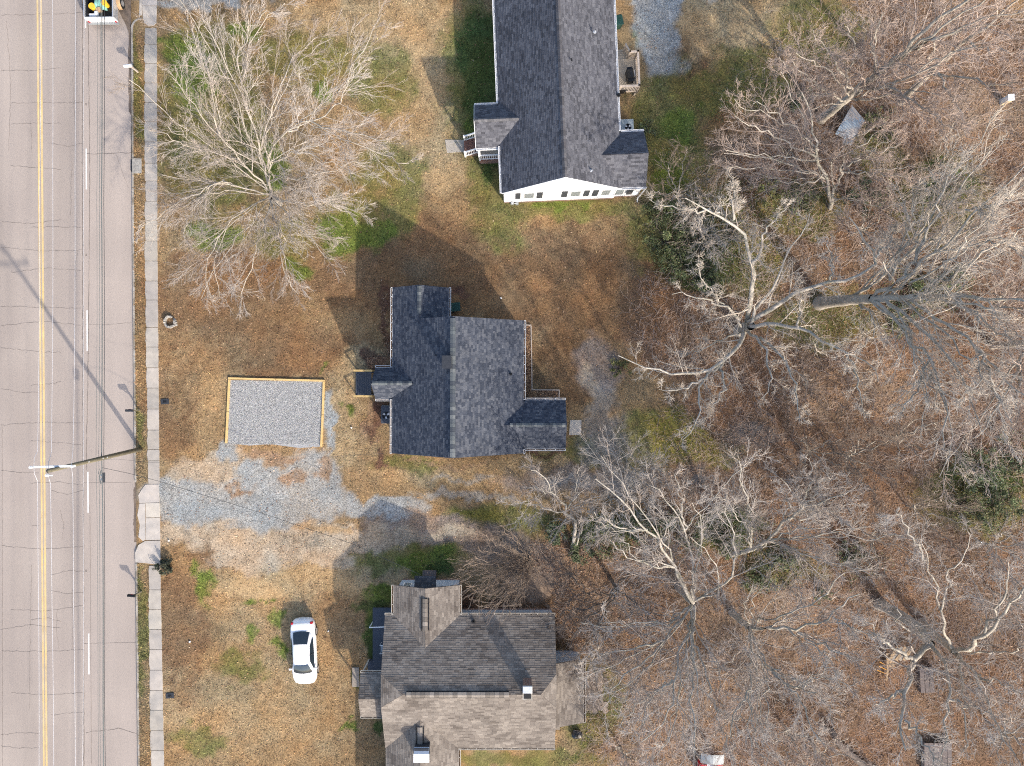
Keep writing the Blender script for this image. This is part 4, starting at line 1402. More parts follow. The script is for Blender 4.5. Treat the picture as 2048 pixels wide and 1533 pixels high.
# hexagonal paver patio
pt = empty('hexagon_patio', T(1190, 1385), 0, 'patio of pale hexagonal pavers east of the lean-to roof', 'patio')
rr = random.Random(8)
HR = 0.245
for i in range(-3, 4):
    for j in range(-4, 5):
        x = i * HR * 1.5 * 1.04
        y = (j + (0.5 if i % 2 else 0)) * HR * 1.732 * 1.04
        if x < -0.85 or x > 0.85 or y > 1.55 or y < -1.45 or (x > 0.5 and (y > 0.9 or rr.random() < 0.3)):
            continue
        pts = [(x + HR * math.cos(math.pi / 3 * k), y + HR * math.sin(math.pi / 3 * k)) for k in range(6)]
        s = rr.uniform(0.75, 1.15)
        MB().prism(pts, -.05, .05 + rr.uniform(-.012, .012), (s * .95, s * .85, s * .78)).build('hexagon_paver', M['concrete'], pt, bevel=0.008)
MB().prism([(-.9, 1.0), (-.1, 1.05), (-.12, 1.55), (-.9, 1.5)], -.05, .06, (.85, .75, .68)).build('square_paver', M['concrete'], pt)

# rubbish bag
bm = MB()
rb = random.Random(2)
n, kk = 14, 8
for k in range(kk):
    f = k / (kk - 1)
    r = 0.34 * math.sin(math.pi * (0.12 + 0.83 * f)) ** 0.7
    for i in range(n):
        a = 2 * math.pi * i / n
        q_ = r * (1 + rb.uniform(-.14, .14))
        bm.v.append((q_ * math.cos(a) * 1.15, q_ * math.sin(a), 0.02 + f * 0.42 + rb.uniform(-.02, .02)))
bm.v.append((0, 0, .55))
for k in range(kk - 1):
    for i in range(n):
        bm.f.append([k * n + i, k * n + (i + 1) % n, (k + 1) * n + (i + 1) % n, (k + 1) * n + i])
        bm.c.append(None)
for i in range(n):
    bm.f.append([(kk - 1) * n + i, (kk - 1) * n + (i + 1) % n, len(bm.v) - 1])
    bm.c.append(None)
o = bm.build('rubbish_bag', M['bag_plastic'])
o.location = T(1153, 1466)
tag(o, 'black plastic rubbish bag on the ground by the corner of the lean-to', 'rubbish bag')

# ---------------------------------------------------------------- timber edged gravel pad
gp = empty('timber_border', T(551, 820), 0, 'three sided yellow pine timber border round the pale gravel pad', 'border')


def timber(a, b, w=0.14, z=0.13):
    p, q2 = T(*a) - gp.location, T(*b) - gp.location
    MB().bar(p + Vector((0, 0, z / 2 - .02)), q2 + Vector((0, 0, z / 2 - .02)), w, z + .06).build('timber', M['yellow_pine'], gp, bevel=0.006)


timber((457.5, 756.5), (552, 759))
timber((552.6, 759), (650, 761.5))
timber((459.4, 759), (456.4, 822))
timber((456.3, 822.8), (453.2, 886))
timber((648.2, 764), (645.9, 829))
timber((645.8, 829.8), (643, 893))

# mulch bed with timber edging east of the middle house
mbd = MB().prism([T(*p)[:2] for p in ((1040, 650), (1062, 651), (1063, 779), (1119, 780), (1118, 800), (1040, 800))], -.05, .05).build('mulch_bed', M['mulch'])
tag(mbd, kind='structure')
be = empty('bed_edging', T(1062, 720), 0, 'weathered timber edging around the narrow mulch bed beside the middle house', 'edging')
for a, b in (((1044, 650), (1062.5, 650.5)), ((1062, 651.8), (1063.2, 712)), ((1063.2, 712.6), (1064, 778)), ((1062.5, 779.4), (1119, 780)), ((1118.4, 781.2), (1117.8, 800))):
    p, q2 = T(*a) - be.location, T(*b) - be.location
    MB().bar(p + Vector((0, 0, .05)), q2 + Vector((0, 0, .05)), 0.07, 0.16).build('edging_board', M['pale_wood'], be)

# ---------------------------------------------------------------- white saloon car
cr = empty('parked_car', T(613, 1297), R(182.5), 'white four door sedan parked on the grass in front of the taupe roofed house', 'car')


def loft(stations, prof, mt, name, parent, sub=2):
    m = MB()
    n = len(prof(stations[0]))
    for s in stations:
        m.v += [tuple(p) for p in prof(s)]
    for i in range(len(stations) - 1):
        for k in range(n - 1):
            m.f.append([i * n + k, i * n + k + 1, (i + 1) * n + k + 1, (i + 1) * n + k])
            m.c.append(None)
    m.f.append(list(range(n))[::-1])
    m.c.append(None)
    m.f.append([(len(stations) - 1) * n + k for k in range(n)])
    m.c.append(None)
    o = m.build(name, M[mt], parent, smooth=True)
    if sub:
        md = o.modifiers.new('sub', 'SUBSURF')
        md.levels = md.render_levels = sub
    return o


def body_prof(s):
    y, w, zs_, zc_ = s
    half = [(0, .22), (w * .90, .22), (w * .985, .34), (w, .55), (w * .99, (.55 + zs_) / 2), (w * .955, zs_ - .03), (w * .90, zs_ + .005), (w * .6, zs_ + (zc_ - zs_) * .7), (0, zc_)]
    L_ = [(x, y, z) for x, z in half]
    Rr = [(-x, y, z) for x, z in half[1:-1]][::-1]
    return L_ + Rr + [L_[0]]


loft([(-2.42, .40, .50, .53), (-2.38, .62, .64, .69), (-2.27, .77, .83, .90), (-2.05, .85, .95, 1.0), (-1.5, .885, .97, 1.03), (-.7, .895, .95, 1.0), (.4, .895, .93, .97), (1.3, .885, .92, .97), (1.75, .87, .84, .93), (2.05, .81, .74, .84), (2.24, .68, .64, .73), (2.36, .48, .54, .60), (2.42, .25, .46, .50)], body_prof, 'car_paint', 'body', cr)


def glass_panel(bot, top, name, cols=8, rows=4, mt='glass', off=0.0, bulge=0.0, nrm=(0, 0, 1)):
    m = MB()
    nv = Vector(nrm).normalized()
    for i in range(rows + 1):
        t = i / rows
        for k in range(cols + 1):
            s = k / cols * 2 - 1
            p, q2 = Vector(bot(s)), Vector(top(s))
            x = p + (q2 - p) * t + nv * (off + bulge * math.sin(math.pi * t))
            m.v.append(tuple(x))
    for i in range(rows):
        for k in range(cols):
            a = i * (cols + 1) + k
            m.f.append([a, a + 1, a + cols + 2, a + cols + 1])
            m.c.append(None)
    return m.build(name, M[mt], cr, smooth=True)


# cabin shell (white) then glass laid just proud of it
def cab_prof(s):
    y, wb, wt, zb, zt = s
    half = [(wb, zb), (wb - (wb - wt) * .5, zb + (zt - zb) * .55), (wt, zt - .05), (wt * .85, zt - .005), (0, zt + .012)]
    return [(x, y, z) for x, z in half] + [(-x, y, z) for x, z in half[:-1]][::-1]


loft([(-1.62, .70, .68, .9, 1.0), (-1.3, .76, .62, .9, 1.20), (-.8, .80, .57, .9, 1.40), (-.4, .82, .575, .9, 1.445), (.2, .82, .575, .9, 1.455), (.65, .81, .57, .9, 1.42), (1.05, .79, .64, .9, 1.20), (1.42, .76, .72, .9, .98)], cab_prof, 'car_paint', 'roof', cr, 1)
glass_panel(lambda s: (s * .60, -1.56 - .07 * (1 - s * s), 1.045), lambda s: (s * .50, -.82 + .02 * s * s, 1.405), 'rear_window', off=0.018, bulge=.035, nrm=(0, -.4, 1))
glass_panel(lambda s: (s * .68, 1.46 - .14 * s * s, .985), lambda s: (s * .53, .72 - .04 * s * s, 1.415), 'windscreen', off=0.02, bulge=.03, nrm=(0, .4, 1))
for sg in (-1, 1):
    m = MB()
    prof_b = [(-1.15, .97), (-.75, .965), (0.05, .96), (.6, .955), (1.2, .965)]
    prof_t = [(-1.05, 1.08), (-.62, 1.31), (0.05, 1.36), (.5, 1.33), (1.1, 1.04)]
    for (yb, zb), (yt, zt) in zip(prof_b, prof_t):
        kb, kt = (zb - .9) / .55, (zt - .9) / .55
        m.v.append((sg * (.845 - .19 * kb), yb, zb))
        m.v.append((sg * (.86 - .29 * kt), yt, zt))
    for i in range(4):
        m.f.append([2 * i, 2 * i + 2, 2 * i + 3, 2 * i + 1])
        m.c.append(None)
    m.build('side_window', M['glass'], cr)
    MB().bar((sg * .835, -.02, .96), (sg * .645, .0, 1.37), .05, .02).build('door_pillar', M['dark_metal'], cr)
    MB().box((sg * .93 - .1, 1.03, .95), (sg * .93 + .1, 1.15, 1.08)).build('mirror', M['car_paint'], cr, bevel=0.03)
    for yy in (-1.38, 1.42):
        w_ = MB().tube([(sg * .70, yy, .32), (sg * .895, yy, .32)], .32, 24).build('wheel', M['rubber'], cr)
        MB().tube([(sg * .88, yy, .32), (sg * .902, yy, .32)], .22, 20).build('rim', M['alloy'], w_)
    MB().box((sg * .70 - .09, -2.26, .70), (sg * .70 + .10, -2.08, .93)).build('tail_light', M['tail_red'], cr, bevel=0.04)
    MB().box((sg * .58 - .12, 2.08, .58), (sg * .58 + .12, 2.24, .69)).build('headlight', M['lamp_clear'], cr, bevel=0.03)
MB().box((-.9, -2.395, .32), (.9, -2.30, .40)).build('bumper_trim', M['dark_metal'], cr) if False else None
MB().bar((-.6, -2.20, .975), (.6, -2.20, .975), .025, .012).build('boot_seam', M['grey_metal'], cr)
MB().box((-.26, -2.43, .55), (.26, -2.395, .67)).build('number_plate', M['white_trim'], cr)
MB().bar((-.55, 1.42, 1.0), (.05, 1.32, 1.02), .02).build('wiper', M['black_metal'], cr)
MB().bar((.0, 1.44, 1.0), (.6, 1.30, 1.02), .02).build('wiper', M['black_metal'], cr)

# ---------------------------------------------------------------- trailer on the road with its load
tr = empty('utility_trailer', T(213, 20, ZR), R(0.5), 'open black utility trailer with pale tailgate rolling along the dashed lane', 'trailer')
MB().box((-1.0, -1.0, .62), (1.0, 3.2, .70)).build('floor', M['black_metal'], tr)
MB().box((-1.07, -1.0, .55), (-1.01, 3.2, 1.2)).build('side_wall', M['galv'], tr)
MB().box((1.01, -1.0, .55), (1.07, 3.2, 1.2)).build('side_wall', M['galv'], tr)
MB().box((-1.0, -1.0, .701), (-.86, 3.2, 1.05)).build('inner_rail', M['black_metal'], tr)
MB().box((-1.07, -1.12, .5), (1.07, -1.01, 1.12)).build('tailgate', M['white_trim'], tr, bevel=0.01)
MB().box((-1.1, -1.25, .42), (1.12, -1.13, .55)).build('bumper', M['grey_metal'], tr)
for s in (-1, 1):
    MB().box((s * .98 - .05, -1.17, .56), (s * .98 + .05, -1.125, .75)).build('tail_light', M['tail_red'], tr)
    w_ = MB().tube([(s * 1.1, .35, .35), (s * 1.32, .35, .35)], .35, 20).build('wheel', M['rubber'], tr)
    MB().tube([(s * 1.30, .35, .35), (s * 1.335, .35, .35)], .2, 16).build('rim', M['alloy'], w_)
    fa = MB()
    arc = [(0.35 + .46 * math.cos(math.pi * i / 10), .35 + .46 * math.sin(math.pi * i / 10)) for i in range(11)]
    fa.v = [(s * 1.08, y, z) for y, z in arc] + [(s * 1.36, y, z) for y, z in arc]
    for i in range(10):
        fa.f.append([i, i + 1, 12 + i, 11 + i])
        fa.c.append(None)
    fa.build('fender', M['tan_metal'], tr)


def bucket(tx, ty, z, r, hh, mt, label, cat='bucket', name='bucket'):
    o = empty(name, T(tx, ty, z + ZR), 0, label, cat)
    m = MB()
    n = 16
    vs = [(r * .82 * math.cos(2 * math.pi * i / n), r * .82 * math.sin(2 * math.pi * i / n), 0) for i in range(n)] + [(r * math.cos(2 * math.pi * i / n), r * math.sin(2 * math.pi * i / n), hh) for i in range(n)]
    m.add(vs, [tuple(range(n))[::-1]] + [(i, (i + 1) % n, n + (i + 1) % n, n + i) for i in range(n)])
    m.build('body', M[mt], o)
    MB().disc((0, 0), r * 1.04, hh, hh + .03, 16).build('lid', M[mt], o)


bucket(199, 26, .70, .22, .4, 'yellow_plastic', 'yellow lidded bucket at the left of the trailer bed')
bucket(224, 20, .70, .2, .45, 'yellow_plastic', 'yellow lidded bucket by the right wall of the trailer')
bucket(211, 31, .70, .16, .3, 'tan_metal', 'small tan bucket in the middle of the trailer bed')
for (tx, ty, w, d, hh, mt, lab) in ((197, 41, .5, .25, .25, 'white_trim', 'pale sack lying beside the trailer tailgate'), (205, 38, .26, .36, .3, 'porcelain', 'white box standing in the trailer near the tailgate')):
    o = MB().box((-w / 2, -d / 2, 0), (w / 2, d / 2, hh)).build('sack' if 'sack' in lab else 'box', M[mt], bevel=0.06)
    o.location = T(tx, ty, .70 + ZR)
    tag(o, lab, 'sack' if 'sack' in lab else 'box')
tp = MB()
rt = random.Random(6)
for i in range(9):
    for j in range(7):
        tp.v.append((-.42 + i * .105, -.3 + j * .3, .38 + .1 * math.sin(i * 1.3 + j) + rt.uniform(-.05, .05) - (.3 if i in (0, 8) or j == 0 else 0)))
for i in range(8):
    for j in range(6):
        a = i * 7 + j
        tp.f.append([a, a + 7, a + 8, a + 1])
        tp.c.append(None)
o = tp.build('tarpaulin', M['teal_tarp'], smooth=True)
o.location = T(213, 22, .70 + ZR)
tag(o, 'crumpled teal tarpaulin heaped on the trailer load', 'tarpaulin')

# ---------------------------------------------------------------- mailboxes
def mailbox(tx, ty, rz, box_mt, post_mt, label):
    o = empty('mailbox', T(tx, ty), rz, label, 'mailbox', 'kerbside mailboxes along the grass verge')
    MB().box((-.05, -.05, -.1), (.05, .05, 1.02)).build('post', M[post_mt], o)
    MB().bar((-.38, 0, .98), (.1, 0, .98), .09, .04).build('arm', M[post_mt], o)
    MB().bar((-.28, 0, .95), (.0, 0, .68), .05).build('brace', M[post_mt], o)
    n = 8
    m = MB()
    pr_ = [(-.09, 1.0), (.09, 1.0)] + [(.09 * math.cos(math.pi * i / n), 1.12 + .09 * math.sin(math.pi * i / n)) for i in range(n + 1)]
    k = len(pr_)
    m.add([(-.42, y, z) for y, z in pr_] + [(.1, y, z) for y, z in pr_], [tuple(range(k))[::-1], tuple(range(k, 2 * k))] + [(i, (i + 1) % k, k + (i + 1) % k, k + i) for i in range(k)])
    m.build('box', M[box_mt], o)
    MB().box((-.44, -.085, 1.01), (-.425, .085, 1.16)).build('door', M[box_mt], o)
    MB().box((-.2, .1, 1.08), (-.06, .115, 1.13)).build('flag', M['tail_red'], o)
    return o


mailbox(276, 144, R(8), 'white_trim', 'pale_wood', 'white kerbside mailbox on a wooden post beneath the large front yard tree')
mailbox(279, 820, R(0), 'dark_metal', 'pole_wood', 'black kerbside mailbox a short way up the verge from the utility pole')
mailbox(283, 1183, R(-5), 'black_metal', 'pole_wood', 'black kerbside mailbox below the driveway apron near the small round bush')


def meter_lid(tx, ty, label):
    o = empty('water_meter_cover', T(tx, ty), R(4), label, 'meter cover', 'water meter covers in the lawn')
    MB().box((-.3, -.2, -.05), (.3, .2, .05)).build('lid', M['dark_metal'], o, bevel=0.02)
    MB().box((-.12, -.08, .051), (.12, .08, .06)).build('hatch', M['black_metal'], o)


meter_lid(330, 803, 'dark water meter cover in the lawn level with the gravel pad')
meter_lid(340, 1391, 'dark water meter cover in the lawn left of the parked white car')

# broken concrete ring
cr2 = empty('broken_concrete_ring', T(341, 644), 0, 'broken round concrete ring with grass inside near the pavement', 'concrete ring')
rg = random.Random(3)
m = MB()
n = 22
for i in range(n + 1):
    a = R(60) + R(250) * i / n
    ro, ri = .46 * rg.uniform(.94, 1.05), .33 * rg.uniform(.92, 1.06)
    zt = .26 + rg.uniform(-.04, .05)
    c, s = math.cos(a), math.sin(a)
    m.v += [(ro * c * .85, ro * s, -.05), (ro * c * .85, ro * s, zt), (ri * c * .85, ri * s, zt * .95), (ri * c * .85, ri * s, -.05)]
for i in range(n):
    for k in range(4):
        m.f.append([4 * i + k, 4 * i + 4 + k, 4 * i + 4 + (k + 1) % 4, 4 * i + (k + 1) % 4])
        m.c.append(None)
m.f += [[3, 2, 1, 0], [4 * n, 4 * n + 1, 4 * n + 2, 4 * n + 3]]
m.c += [None, None]
m.build('rim', M['weathered'], cr2)
for (x, y, r_) in ((.38, -.02, .13), (.45, -.2, .1), (.32, .17, .1), (.4, .12, .07), (.3, -.28, .08), (.02, .38, .12)):
    m = MB()
    pts = [(x + r_ * rg.uniform(.7, 1.2) * math.cos(2 * math.pi * i / 7), y + r_ * rg.uniform(.7, 1.2) * math.sin(2 * math.pi * i / 7)) for i in range(7)]
    m.prism(pts, -.05, rg.uniform(.12, .25))
    m.build('broken_chunk', M['weathered'], cr2, bevel=0.01)

# ---------------------------------------------------------------- utility pole, hardware and wires
up = empty('utility_pole', T(281, 898), 0, 'tall wooden utility pole with pale crossarm rising from the grass verge', 'utility pole')
ub = up.location
topp = P(96, 942, 10.6) - ub
MB().tube([(0, 0, -.3), tuple(topp * 0.5), tuple(topp)], .17, 14, r1=.12).build('pole', M['pole_wood'], up, smooth=True)


def on_pole(z):
    return topp * (z / topp.z)


ca0, ca1 = P(66, 934, 9.6) - ub, P(150, 932, 9.6) - ub
MB().bar(ca0, ca1, .13, .12).build('crossarm', M['porcelain'], up)
for f in (0.0, 0.98, 0.42):
    p = ca0 + (ca1 - ca0) * f
    if f == 0.42:
        p = on_pole(10.6) + Vector((0, -.25, -.1))
    m = MB()
    m.tube([p, p + Vector((0, 0, .28))], .04, 8).disc((p.x, p.y), .09, p.z + .14, p.z + .19, 10).disc((p.x, p.y), .075, p.z + .24, p.z + .29, 10)
    m.build('insulator', M['porcelain'], up)
MB().bar(on_pole(10.5) + Vector((-.2, -.28, 0)), on_pole(10.5) + Vector((.2, -.28, 0)), .07).build('top_bracket', M['porcelain'], up)
MB().bar(on_pole(9.0), ca0 + (ca1 - ca0) * .25, .04).build('arm_brace', M['galv'], up)
for z in (4.6, 5.1, 6.7):
    p = on_pole(z)
    MB().tube([p - Vector((.16, 0, .04)), p + Vector((.16, 0, .04))], .05, 8).build('clamp', M['galv'], up)


def wire(name, pts, r, mt, label, group='overhead lines along the road'):
    line = []
    for i in range(len(pts) - 1):
        a, b = P(*pts[i]), P(*pts[i + 1])
        n = 10
        sag = 0.004 * (b - a).length ** 2 * 0.25
        for k in range(n):
            t = k / n
            p = a + (b - a) * t
            p.z -= sag * 4 * t * (1 - t) * 0.25
            line.append(p)
    line.append(P(*pts[-1]))
    o = MB().tube(line, r, 5).build(name, M[mt])
    tag(o, label, 'power line', group)
    return o


wire('power_line', [(78, -400, 9.4), (79, 400, 9.2), (76, 860, 9.5), (75, 903, 9.6)], .013, 'wire_grey', 'overhead wire along the yellow centre lines coming to the far end of the crossarm')
wire('power_line', [(75, 903, 9.6), (69, 915, 9.8), (67.5, 934, 9.85), (69, 948, 9.8), (75, 962, 9.6), (76, 1100, 9.4), (73, 1950, 9.4)], .013, 'wire_grey', 'leftmost wire leaving the crossarm and running down past the pole')
wire('power_line', [(99, -400, 9.6), (105.5, 350, 9.2), (104, 800, 9.4), (103, 905, 9.6), (97, 925, 9.9), (96, 944, 10.6), (98, 957, 10.0), (101, 967, 9.7), (104, 1200, 9.4), (106, 1950, 9.4)], .013, 'wire_grey', 'overhead wire carried by the very top of the utility pole')
wire('power_line', [(146, -400, 9.6), (150, 350, 9.2), (148, 800, 9.4), (146, 900, 9.6), (143, 932, 9.85), (145.5, 955, 9.7), (147, 1200, 9.4), (150, 1950, 9.4)], .013, 'wire_grey', 'overhead wire on the road end nearest the pole shaft of the crossarm')
wire('power_line', [(166, -400, 7.2), (166, 300, 7.0), (166.5, 800, 7.0), (167, 915, 7.2), (166, 1010, 7.0), (157, 1950, 6.8)], .012, 'wire_grey', 'thin neutral wire between the crossarm wires and the cable bundle')
wire('power_line', [(191, -400, 5.3), (193.5, 400, 5.0), (192, 906, 5.1), (196, 1400, 5.0), (196, 1950, 5.0)], .012, 'wire_teal', 'thinnest leftmost cable of the low bundle over the kerb lane')
wire('power_line', [(196, -400, 5.2), (198.5, 400, 4.9), (197.5, 906, 5.0), (199.5, 1400, 4.9), (200, 1950, 4.9)], .014, 'wire_teal', 'thin teal cable second from the left in the low bundle')
wire('power_line', [(198, -400, 5.0), (203, 400, 4.8), (203, 905, 4.9), (205, 1000, 4.8), (206, 1400, 4.8), (206.5, 1950, 4.8)], .034, 'wire_teal', 'thick dark telephone cable in the low bundle over the kerb lane')
wire('power_line', [(204, -400, 4.9), (207.5, 400, 4.7), (207.5, 905, 4.8), (209, 1400, 4.7), (211, 1950, 4.7)], .018, 'wire_black', 'rightmost cable of the low bundle over the kerb lane')
wire('power_line', [(203, 935, 4.7), (255, 946, 4.9), (275, 951, 4.9), (320, 963, 4.6), (520, 1025, 3.9), (700, 1086, 3.4), (842, 1150, 3.1)], .014, 'wire_black', 'thin black service drop slanting over the gravel drive to the taupe roofed house', 'service wires to the houses')
wire('power_line', [(184, 920, 6.4), (235, 918, 6.0), (300, 925, 5.6), (600, 918, 4.6), (786, 905, 3.3)], .007, 'wire_black', 'very thin service wire crossing the lawn towards the middle house', 'service wires to the houses')
sc_ = empty('splice_enclosure', P(206, 955, 4.75), 0, 'dark cable splice enclosure hanging on the thick telephone cable by the pole', 'splice case')
MB().tube([(0.03, -.32, .0), (0.03, .32, .0)], .10, 12).build('case', M['dark_metal'], sc_)
MB().tube([(-.12, -.45, .03), (-.2, 0, .06), (-.12, .5, .03)], .03, 6).tube([(-.2, -.3, 0), (-.26, .2, .02), (-.32, .3, 0), (-.22, .6, 0)], .014, 5).build('cable_loop', M['wire_teal'], sc_)
MB().box((-.16, -.2, -.03), (-.06, -.05, .03)).box((-.16, .1, -.03), (-.06, .22, .03)).build('clamp', M['galv'], sc_)

# ---------------------------------------------------------------- things lying in the woods
cs = empty('corrugated_sheet', T(1694, 255, .25), 0, 'heap of blue grey corrugated roofing sheets lying under the bare trees', 'metal sheet')


def corr(a, b, c, d, z0, z1, name='sheet', n=22):
    """quad a-b-c-d, ribs parallel to a-b"""
    m = MB()
    a, b, c, d = [T(*p) - T(1694, 255) for p in (a, b, c, d)]
    for i in range(n + 1):
        t = i / n
        zz = z0 + (z1 - z0) * t + (.03 if i % 2 else -.01)
        p, q2 = a + (d - a) * t, b + (c - b) * t
        m.v += [(p.x, p.y, zz), (q2.x, q2.y, zz - .04), (p.x, p.y, zz - .008), (q2.x, q2.y, zz - .048)]
    for i in range(n):
        k = 4 * i
        m.f += [[k, k + 1, k + 5, k + 4], [k + 2, k + 6, k + 7, k + 3]]
        m.c += [None, None]
    m.build(name, M['corrugated'], cs)


corr((1697, 215), (1723, 246), (1698, 294), (1680, 290), .28, .12)
corr((1693, 222), (1716, 250), (1690, 283), (1665, 272), .33, .18)
corr((1690, 232), (1702, 262), (1697, 293), (1682, 291), .16, .06)

wb = empty('white_box', T(2004, 205), R(3), 'tall white weathered box standing alone on the brown leaf litter', 'box')
MB().box((-.2, -.2, 0), (.2, .2, .95)).build('cabinet', M['white_trim'], wb, bevel=0.01)
MB().box((-.19, -.215, .05), (.19, -.202, .85)).build('door', M['tan_paint'], wb)
MB().box((-.23, -.23, .952), (.23, .23, .99)).build('lid', M['white_trim'], wb)

lg = MB()
lg.tube([P(1660, 1455, .5), P(1680, 1490, .35), P(1700, 1508, .3), P(1740, 1540, .3), P(1770, 1560, .3)], .2, 10, r1=.3)
tag(lg.build('fallen_log', M['log'], smooth=True), 'thick dark fallen log curving across the leaf litter at the lower right', 'log')
pl = empty('lumber_pile', T(1790, 1296), 0, 'pile of tan and brown old lumber under the big pale limbs', 'lumber')
rl = random.Random(15)
for i in range(5):
    x = -.55 + i * .27
    MB().bar((x - .2, -.7, .5 + rl.uniform(0, .05)), (x + .55, .25, .45), .22, .05).build('board', M['lumber'] if i % 2 == 0 else M['grey_wood'], pl)
for i in range(3):
    MB().bar((-.7 + i * .2, -1.3, .3), (-.8 + i * .2, -.2, .45), .17, .05).build('board', M['lumber'], pl)
MB().bar((-.75, -2.3, .2), (-.6, -.9, .25), .14, .08).build('beam', M['lumber'], pl)
for i in range(3):
    MB().tube([(-1.3 - .1 * i, -.9 - i * .3, .3), (-.6, -1.3 - i * .3, .2)], .025, 6).build('orange_rod', M['orange_pole'], pl)
for k, (cx, cy, nx, L_, rz, lab) in enumerate(((1848, 1355, 3, 1.9, 4, 'grey weathered plank platform just below the lumber pile'), (1870, 1510, 6, 2.2, 0, 'grey weathered plank platform at the bottom edge under bare branches'))):
    pf = empty('plank_platform', T(cx, cy), R(rz), lab, 'platform')
    for i in range(nx):
        for j in range(2):
            MB().box((-nx * .17 + i * .34, -L_ / 2 + j * L_ / 2, .35), (-nx * .17 + i * .34 + .31, -L_ / 2 + (j + 1) * L_ / 2 - .02, .4 + rl.uniform(0, .02))).build('plank', M['plank_grey'], pf)
    MB().box((-nx * .17, -L_ / 2, 0), (-nx * .17 + .1, L_ / 2, .348)).box((nx * .17 - .1, -L_ / 2, 0), (nx * .17, L_ / 2, .348)).build('bearer', M['plank_grey'], pf)

# red and grey play shelter at the bottom edge
ps = empty('play_shelter', T(1418, 1503), R(-4), 'grey topped plastic play shelter with red side panels at the bottom edge', 'play house')
m = MB()
n = 8
pts = [(-.85 + 1.7 * i / n, .9 + .22 * math.sin(math.pi * i / n)) for i in range(n + 1)]
m.v = [(x, -.4, z) for x, z in pts] + [(x, .3, z) for x, z in pts] + [(x, -.4, z - .05) for x, z in pts] + [(x, .3, z - .05) for x, z in pts]
k = n + 1
for i in range(n):
    m.f += [[i, i + 1, k + i + 1, k + i], [2 * k + i, 3 * k + i, 3 * k + i + 1, 2 * k + i + 1], [i, 2 * k + i, 2 * k + i + 1, i + 1], [k + i, k + i + 1, 3 * k + i + 1, 3 * k + i]]
    m.c += [None] * 4
m.build('roof', M['grey_metal'], ps)
MB().box((-.82, -1.5, .0), (-.3, -.55, .85)).build('side_panel', M['red_plastic'], ps, bevel=0.08)
MB().box((.35, -1.4, .0), (.8, -.4, .9)).build('side_panel', M['red_plastic'], ps, bevel=0.08)
MB().box((-.25, -1.2, .0), (.3, -.6, .5)).build('seat', M['porcelain'], ps, bevel=0.05)
# ---------------------------------------------------------------- bare trees
def resample(pts, K):
    pts = np.array([tuple(p) for p in pts], float)
    d = np.r_[0, np.cumsum(np.linalg.norm(np.diff(pts, axis=0), axis=1))]
    t = np.linspace(0, d[-1], K)
    return np.stack([np.interp(t, d, pts[:, i]) for i in range(3)], 1)


def smooth_line(pts, it=1):
    pts = [np.array(tuple(p), float) for p in pts]
    for _ in range(it):
        o = [pts[0]]
        for i in range(len(pts) - 1):
            o += [pts[i] * .75 + pts[i + 1] * .25, pts[i] * .25 + pts[i + 1] * .75]
        o.append(pts[-1])
        pts = o
    return pts


def tube_arrays(Pn, Rn, Sd):
    N, K, _ = Pn.shape
    Tn = np.gradient(Pn, axis=1)
    Tn /= np.linalg.norm(Tn, axis=2, keepdims=True) + 1e-9
    ref = np.where(np.abs(Tn[..., 2:3]) < .9, np.array([0, 0, 1.0]), np.array([1.0, 0, 0]))
    s = np.cross(Tn, ref)
    s /= np.linalg.norm(s, axis=2, keepdims=True) + 1e-9
    t = np.cross(Tn, s)
    a = np.arange(Sd) * 2 * np.pi / Sd
    V = Pn[:, :, None, :] + Rn[:, :, None, None] * (np.cos(a)[None, None, :, None] * s[:, :, None, :] + np.sin(a)[None, None, :, None] * t[:, :, None, :])
    base = (np.arange(N) * K * Sd)[:, None, None] + (np.arange(K - 1) * Sd)[None, :, None] + np.arange(Sd)[None, None, :]
    nxt = (np.arange(N) * K * Sd)[:, None, None] + (np.arange(K - 1) * Sd)[None, :, None] + ((np.arange(Sd) + 1) % Sd)[None, None, :]
    F = np.stack([base, nxt, nxt + Sd, base + Sd], -1).reshape(-1, 4)
    return V.reshape(-1, 3), F


